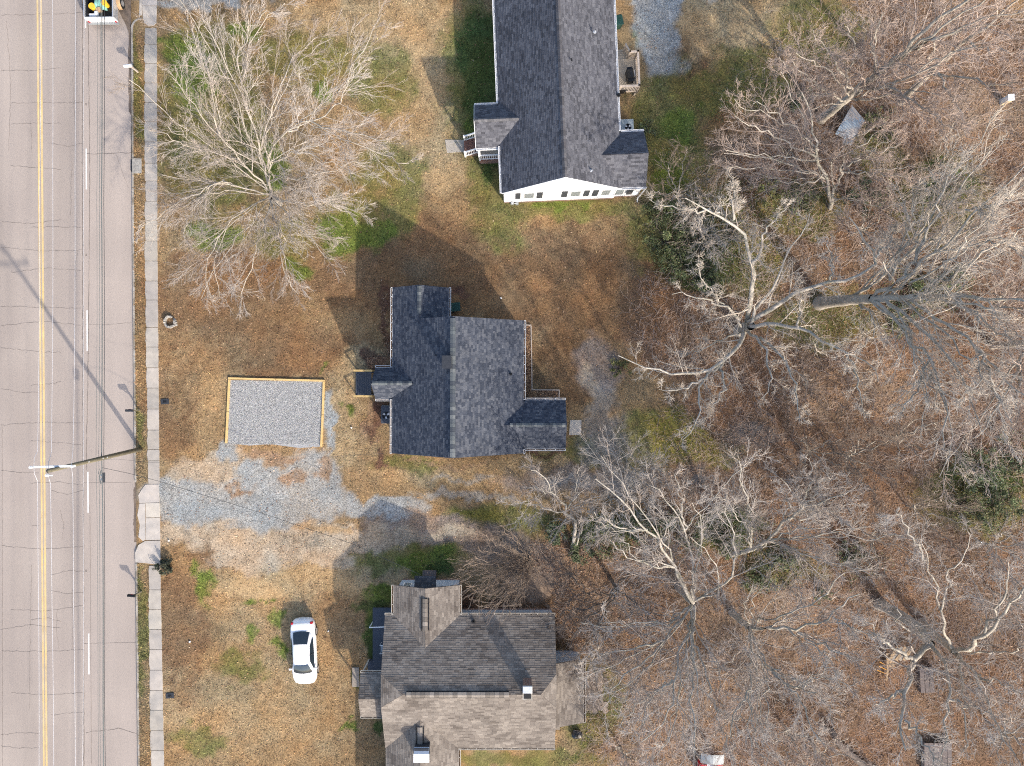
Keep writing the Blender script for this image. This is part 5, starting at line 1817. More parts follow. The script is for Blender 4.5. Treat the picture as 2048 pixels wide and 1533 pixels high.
def children(g, Pn, Rn, n, lf, ang, K, up, wig, tmin=.15, rf=.6, rmin=.006, absl=None, out=None, tpow=1.0):
    N, Kp, _ = Pn.shape
    L = np.linalg.norm(np.diff(Pn, axis=1), axis=2).sum(1)
    t = tmin + (1 - tmin) * ((np.arange(n)[None, :] + g.random((N, n))) / n) ** tpow
    f = t * (Kp - 1)
    i = np.clip(np.floor(f).astype(int), 0, Kp - 2)
    w = (f - i)[..., None]
    ar = np.arange(N)[:, None]
    p0 = Pn[ar, i] * (1 - w) + Pn[ar, i + 1] * w
    tg = Pn[ar, i + 1] - Pn[ar, i]
    tg /= np.linalg.norm(tg, axis=2, keepdims=True) + 1e-9
    r0 = Rn[ar, i] * (1 - w[..., 0]) + Rn[ar, i + 1] * w[..., 0]
    rv = g.normal(size=(N, n, 3))
    rv -= (rv * tg).sum(2, keepdims=True) * tg
    rv /= np.linalg.norm(rv, axis=2, keepdims=True) + 1e-9
    a = (ang * (0.7 + 0.6 * g.random((N, n))))[..., None]
    d = np.cos(a) * tg + np.sin(a) * rv + np.array([0, 0, up])
    d /= np.linalg.norm(d, axis=2, keepdims=True) + 1e-9
    ln = L[:, None] * lf * (1.2 - .75 * t) * (.55 + .8 * g.random((N, n)))
    if absl is not None:
        ln = np.clip(ln, absl[0], absl[1])
    M_ = N * n
    p, d, ln, r0 = p0.reshape(M_, 3), d.reshape(M_, 3), ln.reshape(M_), np.maximum(r0.reshape(M_) * rf, rmin)
    out_p = np.empty((M_, K, 3))
    out_p[:, 0] = p
    for k in range(1, K):
        d = d + g.normal(size=d.shape) * wig + np.array([0, 0, up * .5])
        d /= np.linalg.norm(d, axis=1, keepdims=True) + 1e-9
        p = p + d * (ln / (K - 1))[:, None]
        p[:, 2] = np.maximum(p[:, 2], .05)
        out_p[:, k] = p
    R_ = r0[:, None] * np.linspace(1, .35, K)[None, :]
    return out_p, np.maximum(R_, rmin * .6)


TREES = [0]


def tree(base, trunk, limbs, label, extra=0.0, r=.2, lr=.10, bark='bark', twig='twig_pale', seed=1, lv=((7, .38, .75, 6, .05, .16), (6, .45, .7, 5, .05, .18), (5, .5, .6, 4, .03, .2)), rt=(.5, .55, .6), rmin=.011, name='bare_tree', cat='tree', lend=.22, jit=.10, group=None, limb_name='limb'):
    g = np.random.default_rng(seed)
    if extra:
        more = []
        for q_, pts_ in limbs:
            du, dv = g.normal(size=2) * extra
            k_ = len(pts_) - 1
            more.append((q_ * .6, [(p_[0] + du * i_ / k_ * 1.2, p_[1] + dv * i_ / k_ * 1.2, max(.3, p_[2] + g.normal() * .4 * i_ / k_)) for i_, p_ in enumerate(pts_)]))
        limbs = list(limbs) + more
    b = P(base[0], base[1], 0)
    root = empty(name, b, 0, label, cat, group)
    off = np.array(tuple(b))

    def arr(pts, K, r0, r1, j=0.0):
        a = resample(smooth_line([P(*p) for p in pts]), K)
        if j:
            nz = g.normal(size=a.shape) * j
            nz[0] = 0
            a = a + nz
        return a[None], np.linspace(r0, r1, K)[None] * (1 + .0 * g.random((1, K)))
    allP, allR = [], []
    if trunk:
        tp_, tr_ = arr([(base[0], base[1], -.2)] + list(trunk), 10, r * 1.15, max(lr * 1.1, r * .75), .02)
        tr_[0, 0] *= 1.3
        V, F = tube_arrays(tp_ - off, tr_, 10)
        link('trunk', np_mesh('trunk', V, F, M[bark], smooth=True), root)
    Pl, Rl = [], []
    for lm in limbs:
        rr0 = lr
        if isinstance(lm[0], (int, float)):
            rr0, lm = lm[0], lm[1]
        a_, r_ = arr(lm, 14, rr0, max(rr0 * lend, .018), jit)
        V, F = tube_arrays(a_ - off, r_, 7)
        link(limb_name, np_mesh(limb_name, V, F, M[bark], smooth=True), root)
        Pl.append(a_)
        Rl.append(r_)
    cp, cr_ = np.concatenate(Pl), np.concatenate(Rl)
    Vs, Fs, nb = [], [], 0
    for i, (n, lf, ang, K, up, wig) in enumerate(lv):
        K = max(3, K - 1)
        cp, cr_ = children(g, cp, cr_, n, lf, ang, K, up, wig, tmin=.12 if i else .1, rf=rt[min(i, len(rt) - 1)], rmin=rmin, absl=(.25, 4.5))
        V, F = tube_arrays(cp - off, cr_, 4 if i == 0 else 3)
        Vs.append(V)
        Fs.append(F + nb)
        nb += len(V)
    F = np.concatenate(Fs)
    TREES[0] += len(F) * 2
    link('crown', np_mesh('crown', np.concatenate(Vs), F, M[twig]), root)
    return root


DENSE = ((9, .34, .62, 6, .03, .13), (7, .42, .6, 5, .02, .15), (6, .5, .55, 4, .0, .2))
# front yard tree
tree((562, 408), [(545, 400, 1.2), (540, 396, 2)], [
    (0.082, [(540, 396, 2), (535, 345, 4.5), (543, 290, 7), (577, 263, 8), (613, 243, 9), (650, 215, 10)]),
    (0.054, [(577, 263, 8), (633, 235, 9), (667, 220, 9.5), (700, 160, 10.5), (722, 130, 11)]),
    (0.054, [(613, 243, 8.5), (673, 260, 9), (720, 268, 9.5), (790, 282, 9.5)]),
    (0.048, [(540, 325, 5), (590, 305, 6), (660, 318, 6.5), (700, 350, 6.5)]),
    (0.082, [(537, 370, 3), (520, 300, 5.5), (495, 215, 8), (460, 140, 9.5), (405, 50, 11)]),
    (0.048, [(497, 220, 8), (470, 120, 9.5), (500, 60, 10.5), (530, 20, 11)]),
    (0.054, [(522, 300, 5.5), (548, 200, 8), (580, 120, 9.5), (640, 70, 10)]),
    (0.068, [(536, 380, 2.8), (480, 320, 5), (440, 270, 6.5), (395, 220, 8), (345, 150, 9.5)]),
    (0.048, [(440, 270, 6.5), (425, 190, 8.5), (400, 120, 10), (385, 60, 10.5)]),
    (0.054, [(480, 320, 5), (415, 300, 6), (355, 285, 7.5), (318, 262, 8)]),
    (0.061, [(537, 388, 2.5), (470, 372, 4), (415, 372, 5), (365, 400, 5.5), (325, 425, 5)]),
    (0.054, [(470, 372, 4), (430, 355, 5), (390, 400, 5), (370, 460, 4.2)]),
    (0.054, [(538, 396, 2.2), (485, 420, 4), (440, 470, 5), (410, 540, 4.3), (420, 600, 3)]),
    (0.054, [(541, 400, 2), (530, 450, 3.5), (500, 520, 4.6), (480, 610, 3.6)]),
    (0.054, [(545, 398, 2), (580, 440, 3.5), (620, 480, 4.5), (668, 520, 4.2)]),
    (0.048, [(548, 395, 2), (600, 410, 3.5), (650, 400, 4.8), (700, 425, 4.8)]),
    (0.041, [(541, 400, 2.2), (560, 470, 4), (570, 540, 4.4), (590, 590, 3.2)]),
    (0.041, [(545, 350, 4.5), (600, 360, 6), (660, 340, 7), (740, 325, 7.4)]),
], 'wide spreading bare tree in the front yard beside the pavement', r=.2, extra=42, seed=11, bark='bark_grey', lv=((10, .40, .6, 6, .0, .10), (10, .45, .5, 5, -.01, .12), (5, .5, .45, 4, -.02, .15)), rmin=.009, name='bare_tree')

# big pollarded tree behind the houses
tree((1478, 662), [(1490, 655, 1.2), (1502, 652, 3)], [
    (.21, [(1490, 658, 1.5), (1505, 600, 4), (1510, 560, 5), (1503, 530, 6), (1490, 480, 7), (1465, 440, 8), (1440, 424, 8.5), (1400, 410, 9), (1372, 396, 9.5)]),
    (.12, [(1503, 530, 6), (1527, 500, 6.8), (1524, 465, 7.5), (1545, 440, 8.2), (1575, 415, 9)]),
    (.08, [(1465, 440, 8), (1468, 400, 8.8), (1462, 350, 9.6)]),
    (.07, [(1440, 424, 8.5), (1360, 420, 8.8), (1300, 400, 9)]),
    (.13, [(1497, 655, 2.5), (1530, 592, 4.5), (1560, 555, 5.5), (1565, 525, 6.5), (1585, 490, 7.5), (1610, 455, 8.5), (1617, 425, 9)]),
    (.19, [(1497, 645, 2.5), (1560, 605, 4.5), (1620, 570, 6), (1690, 556, 7), (1742, 545, 7.6), (1755, 512, 8), (1725, 470, 8.8), (1698, 432, 9.4)]),
    (.08, [(1752, 515, 8), (1778, 488, 8.6), (1798, 452, 9.2)]),
    (.08, [(1660, 562, 6.6), (1664, 520, 7.4), (1650, 475, 8.2)]),
    (.16, [(1492, 652, 2.5), (1550, 646, 4), (1600, 655, 5), (1655, 683, 6), (1695, 705, 6.8), (1745, 728, 7.5), (1752, 760, 8)]),
    (.09, [(1695, 705, 6.8), (1708, 740, 7.4), (1722, 790, 8.2), (1728, 835, 8.8)]),
    (.09, [(1597, 655, 5), (1600, 620, 5.8), (1604, 590, 6.6), (1590, 560, 7.2)]),
    (.12, [(1495, 662, 2.2), (1530, 690, 4), (1540, 740, 5), (1543, 768, 5.5), (1520, 800, 6.2)]),
    (.11, [(1520, 675, 3), (1565, 715, 4.8), (1592, 760, 6), (1595, 810, 7), (1600, 850, 7.6)]),
    (.17, [(1487, 662, 2), (1482, 688, 3.5), (1450, 725, 5), (1405, 742, 6), (1345, 745, 6.8), (1290, 736, 7.4), (1240, 712, 8)]),
    (.11, [(1438, 732, 5.3), (1405, 758, 6.2), (1370, 778, 6.8), (1320, 782, 7.2)]),
    (.10, [(1445, 728, 5), (1442, 755, 5.8), (1452, 770, 6.2), (1440, 800, 6.8), (1410, 835, 7.4)]),
    (.09, [(1415, 745, 5.8), (1397, 785, 6.6), (1398, 830, 7.2), (1390, 850, 7.5), (1365, 885, 7.8)]),
    (.08, [(1483, 662, 2), (1450, 678, 3.2), (1400, 697, 4.5), (1360, 712, 5.2)]),
    (.12, [(1484, 655, 2), (1468, 622, 3.5), (1430, 606, 5), (1390, 588, 6), (1345, 588, 6.6)]),
    (.07, [(1450, 612, 4.2), (1410, 570, 5.6), (1390, 530, 6.5)]),
], 'big pale barked tree with thick crooked limbs at the edge of the woods', r=.42, twig='twig_white', seed=23, lv=((9, .23, .95, 5, .05, .2), (7, .5, .8, 5, .03, .22), (6, .55, .75, 4, 0, .26)), rt=(.35, .55, .6), lend=.15, jit=.08, rmin=.012)

# tall trees on the right
tree((1637, 607), [(1700, 600, 4.5), (1745, 598, 7)], [
    (.24, [(1745, 598, 7), (1830, 592, 10), (1900, 590, 12.5), (1975, 600, 14.5), (2060, 605, 16.5)]),
    (.15, [(1745, 597, 7), (1800, 562, 9.5), (1880, 500, 12), (1960, 420, 14), (2050, 330, 16)]),
    (.13, [(1700, 596, 4.5), (1760, 560, 7.5), (1850, 475, 10.5), (1920, 380, 13.5), (1985, 300, 15.5)]),
    (.10, [(1810, 550, 9.8), (1860, 460, 12), (1880, 380, 13.5), (1940, 310, 15)]),
    (.12, [(1800, 595, 9), (1880, 640, 12), (1960, 700, 14), (2050, 800, 16)]),
    (.13, [(1740, 600, 7), (1800, 640, 9), (1860, 720, 12), (1900, 820, 14), (1885, 890, 15)]),
    (.11, [(1770, 600, 8), (1850, 660, 11), (1920, 760, 13), (1965, 870, 14.5)]),
    (.12, [(1850, 585, 11), (1950, 520, 14), (2060, 450, 17)]),
    (.08, [(1715, 600, 5.5), (1760, 650, 7.2), (1720, 700, 8.2), (1680, 715, 8.8)]),
    (.10, [(1780, 560, 8.5), (1815, 480, 11), (1830, 400, 13)]),
    (.10, [(1900, 590, 12.3), (1980, 660, 14), (2070, 700, 16)]),
    (.09, [(1860, 720, 12), (1830, 780, 13), (1800, 830, 13.5)]),
    (.09, [(1960, 700, 14), (2000, 800, 15), (2010, 880, 15.5)]),
    (.08, [(1900, 500, 12.3), (1990, 480, 14), (2070, 520, 15.5)]),
    (.08, [(1930, 420, 13.3), (2010, 400, 15), (2070, 350, 16)]),
], 'tallest bare tree on the right with a long dark trunk and fan of pale branches', r=.40, extra=45, twig='twig_white', seed=31, bark='bark_grey', lv=((8, .36, .6, 6, .06, .13), (8, .42, .6, 5, .03, .16), (6, .5, .6, 4, 0, .22)))
tree((1985, 690), [(2010, 690, 4), (2060, 685, 8)], [
    (.12, [(2060, 685, 8), (2090, 760, 12), (2060, 850, 15)]),
    (.12, [(2060, 685, 8), (2030, 740, 12), (1990, 820, 14), (1950, 880, 15)]),
    (.12, [(2060, 685, 8), (2100, 620, 12), (2080, 520, 15)]),
    (.10, [(2040, 720, 11), (2040, 800, 13), (2020, 880, 14.5)]),
], 'second tall pale tree at the right edge behind the tallest one', r=.25, extra=35, seed=32, bark='bark_grey', twig='twig_pink', lv=((9, .36, .6, 6, .05, .13), (8, .45, .6, 5, .03, .16), (6, .5, .6, 4, 0, .22)))
tree((1660, 417), [(1662, 408, .8), (1665, 400, 1.4)], [
    (.11, [(1665, 400, 1.4), (1679, 362, 3), (1683, 330, 4.5), (1700, 305, 6), (1745, 270, 7.5)]),
    (.13, [(1662, 402, 1.2), (1652, 365, 3), (1640, 315, 5), (1625, 255, 7.5), (1602, 185, 9.5)]),
    (.08, [(1641, 320, 4.8), (1590, 290, 6), (1540, 268, 7), (1470, 235, 8.5)]),
    (.08, [(1650, 358, 3.2), (1600, 332, 4.5), (1530, 320, 6), (1450, 302, 7)]),
    (.07, [(1683, 335, 4.2), (1740, 310, 6), (1800, 288, 7.5)]),
    (.07, [(1682, 342, 4), (1740, 350, 5.5), (1815, 352, 6.5)]),
    (.07, [(1637, 300, 5.5), (1570, 240, 7.5), (1505, 200, 9)]),
    (.06, [(1665, 396, 1.5), (1705, 405, 3), (1760, 412, 4)]),
    (.06, [(1690, 290, 6), (1750, 250, 7.5), (1800, 240, 8.5)]),
    (.05, [(1655, 350, 3.5), (1590, 370, 4.5), (1520, 352, 5.5)]),
], 'forked bare tree with fine pinkish twigs just below the corrugated sheets', r=.17, extra=28, seed=41, twig='twig_pink', lv=((7, .40, .6, 6, .05, .12), (8, .45, .6, 5, .03, .16), (5, .5, .6, 4, 0, .2)))
tree((1640, 240), [(1670, 217, 2.5), (1700, 194, 4)], [
    (.22, [(1700, 194, 4), (1750, 150, 7.5), (1800, 108, 10.5), (1850, 60, 13), (1920, 8, 15), (1980, -40, 17)]),
    (.10, [(1700, 194, 4), (1692, 150, 7), (1655, 100, 9), (1620, 65, 11)]),
    (.11, [(1720, 176, 5.6), (1780, 176, 8.5), (1840, 150, 11), (1900, 112, 13), (1985, 80, 15)]),
    (.09, [(1700, 196, 4), (1745, 200, 6), (1800, 178, 8.5), (1880, 190, 11)]),
    (.10, [(1750, 150, 7.5), (1745, 85, 10.5), (1765, 20, 13)]),
    (.08, [(1690, 202, 3.8), (1650, 180, 6), (1605, 205, 7.5)]),
    (.10, [(1800, 110, 10.5), (1890, 62, 13), (2060, 20, 16)]),
    (.07, [(1692, 150, 7), (1720, 100, 9), (1690, 50, 11)]),
    (.07, [(1780, 176, 8.5), (1850, 210, 10), (1900, 250, 11)]),
    (.07, [(1650, 180, 6), (1600, 140, 8), (1575, 105, 9.5)]),
], 'tall leaning bare tree in the upper right that shades the back yard', r=.30, extra=28, seed=43, bark='bark_grey', twig='twig_pink', lv=((9, .32, .65, 6, .05, .14), (8, .42, .65, 5, .03, .18), (6, .55, .6, 4, 0, .22)))
tree((1800, 205), [(1830, 175, 3), (1858, 148, 5)], [
    (.16, [(1858, 148, 5), (1930, 82, 9), (2010, 20, 12), (2060, -20, 14)]),
    (.10, [(1858, 148, 5), (1925, 158, 8), (2005, 172, 10), (2070, 160, 12)]),
    (.08, [(1875, 142, 6), (1905, 200, 8), (1935, 250, 9)]),
    (.09, [(1862, 140, 5.4), (1868, 80, 9), (1895, 10, 12)]),
    (.08, [(1930, 82, 9), (1990, 110, 10.5), (2060, 90, 12)]),
], 'leaning bare tree at the top right beyond the tree that shades the yard', r=.24, seed=47, bark='bark_grey', twig='twig_pink', lv=((9, .34, .65, 6, .05, .14), (7, .45, .65, 5, .03, .18), (5, .55, .6, 4, 0, .22)))
# lower right trees
tree((1358, 1174), [(1372, 1190, 2), (1386, 1206, 4)], [
    (.13, [(1386, 1206, 4), (1353, 1150, 6), (1345, 1122, 6.8), (1294, 1059, 8.8), (1263, 1022, 9.6), (1230, 987, 10.5), (1195, 954, 11)]),
    (.08, [(1350, 1135, 6.5), (1290, 1130, 8), (1252, 1118, 9), (1228, 1088, 10)]),
    (.08, [(1294, 1059, 8.8), (1240, 1060, 9.5), (1185, 1025, 10.5)]),
    (.11, [(1386, 1203, 4), (1386, 1120, 6), (1371, 1059, 7.8), (1352, 1024, 8.8), (1324, 994, 9.8), (1301, 972, 10.4)]),
    (.07, [(1371, 1059, 7.8), (1362, 1000, 9.2), (1350, 950, 10.4)]),
    (.11, [(1388, 1202, 4), (1450, 1170, 6), (1474, 1130, 7.5), (1470, 1065, 9), (1445, 1010, 10)]),
    (.09, [(1386, 1208, 4), (1340, 1244, 6), (1300, 1250, 7.5), (1200, 1246, 9)]),
    (.10, [(1383, 1212, 4.2), (1332, 1280, 7), (1290, 1322, 9), (1218, 1385, 11)]),
    (.14, [(1388, 1212, 4), (1381, 1300, 7), (1386, 1400, 10), (1392, 1505, 13)]),
    (.10, [(1386, 1235, 4.8), (1352, 1330, 8.5), (1342, 1420, 11.5), (1290, 1485, 13.5)]),
    (.08, [(1384, 1290, 6.6), (1420, 1370, 9), (1440, 1450, 12)]),
    (.08, [(1330, 1282, 7), (1260, 1300, 9), (1195, 1310, 10)]),
    (.07, [(1345, 1360, 9.4), (1280, 1400, 11), (1240, 1450, 12)]),
], 'broad bare tree spreading over orange leaf litter right of the taupe roof', r=.30, extra=38, seed=53, lv=((7, .38, .65, 6, .05, .15), (8, .44, .65, 5, .03, .18), (6, .55, .6, 4, 0, .22)))
tree((1452, 1108), [(1480, 1106, 2), (1510, 1096, 3.5)], [
    (.13, [(1510, 1096, 3.5), (1542, 1079, 5), (1563, 1048, 7), (1604, 1018, 9), (1660, 995, 10.2), (1711, 977, 11)]),
    (.08, [(1542, 1079, 5), (1600, 1073, 7), (1660, 1065, 9), (1730, 1055, 10)]),
    (.10, [(1501, 1096, 3.5), (1508, 1050, 6), (1498, 1010, 8), (1484, 980, 9.5), (1486, 925, 11)]),
    (.07, [(1503, 1060, 5.5), (1470, 1015, 7.5), (1420, 985, 9)]),
    (.08, [(1542, 1080, 5), (1600, 1110, 7), (1685, 1132, 9)]),
    (.07, [(1563, 1048, 7), (1582, 995, 9), (1562, 950, 10)]),
    (.07, [(1575, 1040, 7.4), (1640, 1030, 9), (1705, 1010, 10.5)]),
    (.06, [(1604, 1018, 9), (1640, 975, 10), (1655, 945, 11)]),
], 'bare tree whose pale branches fan out to the upper right above green shrubs', r=.20, extra=38, seed=59, lv=((8, .38, .6, 6, .05, .13), (8, .45, .6, 5, .03, .16), (6, .55, .6, 4, 0, .22)))
tree((1463, 1224), [(1482, 1242, 2), (1500, 1256, 4)], [
    (.13, [(1500, 1256, 4), (1532, 1253, 6), (1578, 1258, 8), (1665, 1233, 10), (1716, 1187, 12)]),
    (.12, [(1500, 1258, 4), (1512, 1299, 6.5), (1563, 1361, 9.5), (1640, 1392, 12)]),
    (.09, [(1500, 1258, 4), (1501, 1350, 8.5), (1502, 1465, 12)]),
    (.08, [(1512, 1290, 6), (1532, 1350, 8.8), (1536, 1455, 12)]),
    (.09, [(1578, 1258, 8), (1640, 1290, 10), (1722, 1322, 12)]),
    (.08, [(1540, 1335, 8.4), (1600, 1400, 11), (1645, 1485, 13)]),
    (.06, [(1500, 1254, 4), (1500, 1210, 6), (1542, 1160, 8)]),
    (.06, [(1665, 1233, 10), (1700, 1260, 11), (1745, 1270, 12)]),
    (.06, [(1501, 1380, 9.4), (1460, 1440, 11), (1450, 1510, 12.5)]),
    (.06, [(1590, 1375, 10.2), (1660, 1350, 11.5), (1710, 1370, 12.5)]),
], 'bare tree with long horizontal limbs between the two lower right neighbours', r=.24, extra=38, seed=61, lv=((7, .38, .65, 6, .05, .15), (8, .44, .65, 5, .03, .18), (6, .55, .6, 4, 0, .22)))
tree((1757, 1207), [(1828, 1246, 4), (1861, 1288, 7)], [
    (.22, [(1861, 1288, 7), (1840, 1312, 8), (1822, 1326, 8.8), (1812, 1380, 11), (1808, 1440, 12.6), (1812, 1500, 14)]),
    (.13, [(1830, 1320, 8.5), (1786, 1297, 10), (1761, 1286, 11), (1728, 1241, 12)]),
    (.13, [(1857, 1286, 7), (1834, 1264, 8.4), (1808, 1256, 9.6), (1789, 1222, 11)]),
    (.13, [(1861, 1290, 7), (1900, 1335, 9.5), (1898, 1420, 12), (1880, 1530, 14.5)]),
    (.09, [(1812, 1380, 11), (1770, 1400, 12.4), (1740, 1410, 13.4)]),
    (.09, [(1809, 1440, 12.6), (1850, 1480, 14), (1870, 1540, 15)]),
    (.07, [(1898, 1400, 11.6), (1950, 1410, 13), (1990, 1440, 14)]),
], 'massive crooked bare tree with the thickest pale limbs in the lower right corner', r=.36, seed=67, bark='bark_grey', lv=((9, .3, .8, 6, .04, .2), (8, .5, .7, 5, .02, .22), (6, .55, .65, 4, 0, .26)), rt=(.4, .55, .6), lend=.2)
tree((1842, 1243), [(1875, 1275, 3), (1908, 1302, 6)], [
    (.17, [(1908, 1302, 6), (1938, 1298, 7.5), (1961, 1276, 9), (1996, 1243, 11), (2060, 1160, 14)]),
    (.10, [(1903, 1296, 6), (1886, 1253, 8), (1880, 1212, 9.5), (1862, 1150, 11), (1850, 1085, 13)]),
    (.07, [(1882, 1222, 9.2), (1898, 1170, 11), (1900, 1130, 12.4), (1945, 1100, 13), (1938, 1060, 13.8)]),
    (.12, [(1915, 1308, 6), (1952, 1350, 9), (1982, 1420, 12), (2022, 1505, 14)]),
    (.10, [(1912, 1308, 6), (1932, 1400, 10), (1932, 1510, 13.4)]),
    (.10, [(1922, 1300, 6.5), (1990, 1310, 9), (2060, 1292, 12)]),
    (.10, [(1961, 1276, 9), (2002, 1200, 12), (2022, 1120, 14)]),
    (.07, [(1952, 1350, 9), (2010, 1370, 11.5), (2065, 1400, 13)]),
    (.07, [(1850, 1120, 12.2), (1820, 1060, 13.4), (1790, 1020, 14)]),
], 'bare tree at the right edge with winding branches reaching up past the litter', r=.26, seed=71, bark='bark_grey', lv=((9, .3, .8, 6, .04, .2), (8, .5, .7, 5, .02, .22), (6, .55, .65, 4, 0, .26)), rt=(.4, .55, .6))
# trees by the drive
SM = ((9, .4, .62, 5, .04, .14), (8, .45, .6, 4, .02, .17), (5, .5, .55, 4, 0, .2))
tree((1144, 1098), [(1149, 1075, 1.2), (1151, 1050, 2)], [
    (.10, [(1151, 1050, 2), (1138, 1026, 3.2), (1134, 1012, 3.8), (1110, 988, 5), (1096, 969, 5.8), (1063, 934, 7)]),
    (.07, [(1144, 1036, 2.6), (1112, 1021, 3.8), (1075, 1026, 4.8), (1048, 1050, 5.4)]),
    (.05, [(1112, 990, 4.8), (1088, 979, 5.6), (1060, 974, 6.2)]),
    (.05, [(1136, 1016, 3.6), (1148, 1002, 4.4), (1154, 974, 5.4), (1155, 936, 6.6)]),
    (.05, [(1105, 1020, 4), (1060, 1010, 5), (1025, 1005, 5.8)]),
    (.07, [(1149, 1090, .6), (1166, 1063, 1.6), (1168, 1040, 2.6), (1200, 1000, 4)]),
], 'small curved pale tree beside the drive near the lower edge of the lawn', r=.13, seed=73, lv=SM)
tree((1218, 1152), [(1226, 1165, 1.5), (1235, 1180, 3)], [
    (.08, [(1235, 1180, 3), (1209, 1206, 5), (1185, 1232, 6.5), (1130, 1287, 8.5)]),
    (.07, [(1235, 1176, 3), (1250, 1150, 4.5), (1290, 1130, 6), (1268, 1098, 7)]),
    (.06, [(1232, 1180, 3), (1180, 1190, 5), (1120, 1168, 6)]),
    (.06, [(1230, 1192, 3.8), (1192, 1260, 7), (1150, 1330, 9)]),
    (.06, [(1235, 1182, 3), (1270, 1202, 5), (1300, 1240, 6)]),
    (.05, [(1209, 1206, 5), (1150, 1220, 6.5), (1085, 1240, 7.5)]),
    (.05, [(1180, 1190, 5), (1140, 1150, 6), (1110, 1120, 6.5)]),
], 'dark barked small tree whose branches overhang the corner of the taupe roof', r=.13, seed=79, bark='bark_dark', twig='twig_dark', lv=SM)
fan = []
rf_ = random.Random(5)
for (u, v, z) in ((916, 1140, 5), (922, 1160, 5), (935, 1175, 5.5), (945, 1192, 5.5), (955, 1205, 5.5), (968, 1216, 5.5), (985, 1222, 5.5), (1003, 1222, 5.5), (1022, 1220, 5.5), (1040, 1214, 5.5), (1052, 1196, 5), (930, 1120, 4.5), (960, 1100, 4), (975, 1075, 4.5), (1000, 1050, 5), (1075, 1150, 4), (940, 1130, 5), (960, 1185, 5), (1010, 1205, 5), (1035, 1190, 5)):
    mu, mv = (1062 + u) / 2 + rf_.uniform(-8, 8), (1118 + v) / 2 + rf_.uniform(-10, 4)
    for q_ in (0, 1):
      fan.append((.024, [(1062 + rf_.uniform(-6, 6), 1118 + rf_.uniform(-6, 6), .2), (mu + q_ * rf_.uniform(-12, 12), mv, z * .55), (u + q_ * rf_.uniform(-14, 14), v + q_ * rf_.uniform(-16, 10), z)]))
tree((1062, 1118), [(1060, 1122, .3), (1058, 1124, .6)], fan, 'many stemmed brown shrub fanning out over the north wall of the taupe house', r=.14, seed=83, bark='twig_brown', twig='twig_brown', lv=((8, .34, .35, 5, 0, .08), (5, .42, .4, 4, 0, .1)), name='bare_shrub', cat='shrub', limb_name='stem')


def auto_tree(u, v, hgt, label, seed, r=None, twig='twig_pale', bark='bark_grey', spread=.45, n=7, lv=SM, name='bare_tree', cat='tree', group=None, lean=(0, 0)):
    g = random.Random(seed)
    r = r or hgt * .012
    b = T(u, v, 0)
    f = hgt * g.uniform(.22, .34)

    def inv(p):
        k = 1 - p.z / H
        return (p.x * S / k + 1024, 766 - p.y * S / k, p.z)
    top = b + Vector((lean[0] * f / hgt + g.uniform(-.1, .1), lean[1] * f / hgt, f))
    limbs = []
    for i in range(n):
        a = 2 * math.pi * (i + g.random() * .7) / n
        rad = hgt * spread * g.uniform(.5, 1.05)
        z = hgt * g.uniform(.72, 1.02) - rad * .25
        e = b + Vector((math.cos(a) * rad + lean[0], math.sin(a) * rad + lean[1], z))
        mid = (top + e) / 2 + Vector((math.cos(a) * rad * .12, math.sin(a) * rad * .12, -hgt * .02)) + Vector((g.uniform(-.2, .2), g.uniform(-.2, .2), 0)) * hgt * .1
        limbs.append((r * .62, [inv(top), inv(mid), inv(e)]))
    return tree(inv(b)[:2], [inv((b + top) / 2), inv(top)], limbs, label, r=r, lr=r * .62, bark=bark, twig=twig, seed=seed, lv=lv, name=name, cat=cat, group=group)


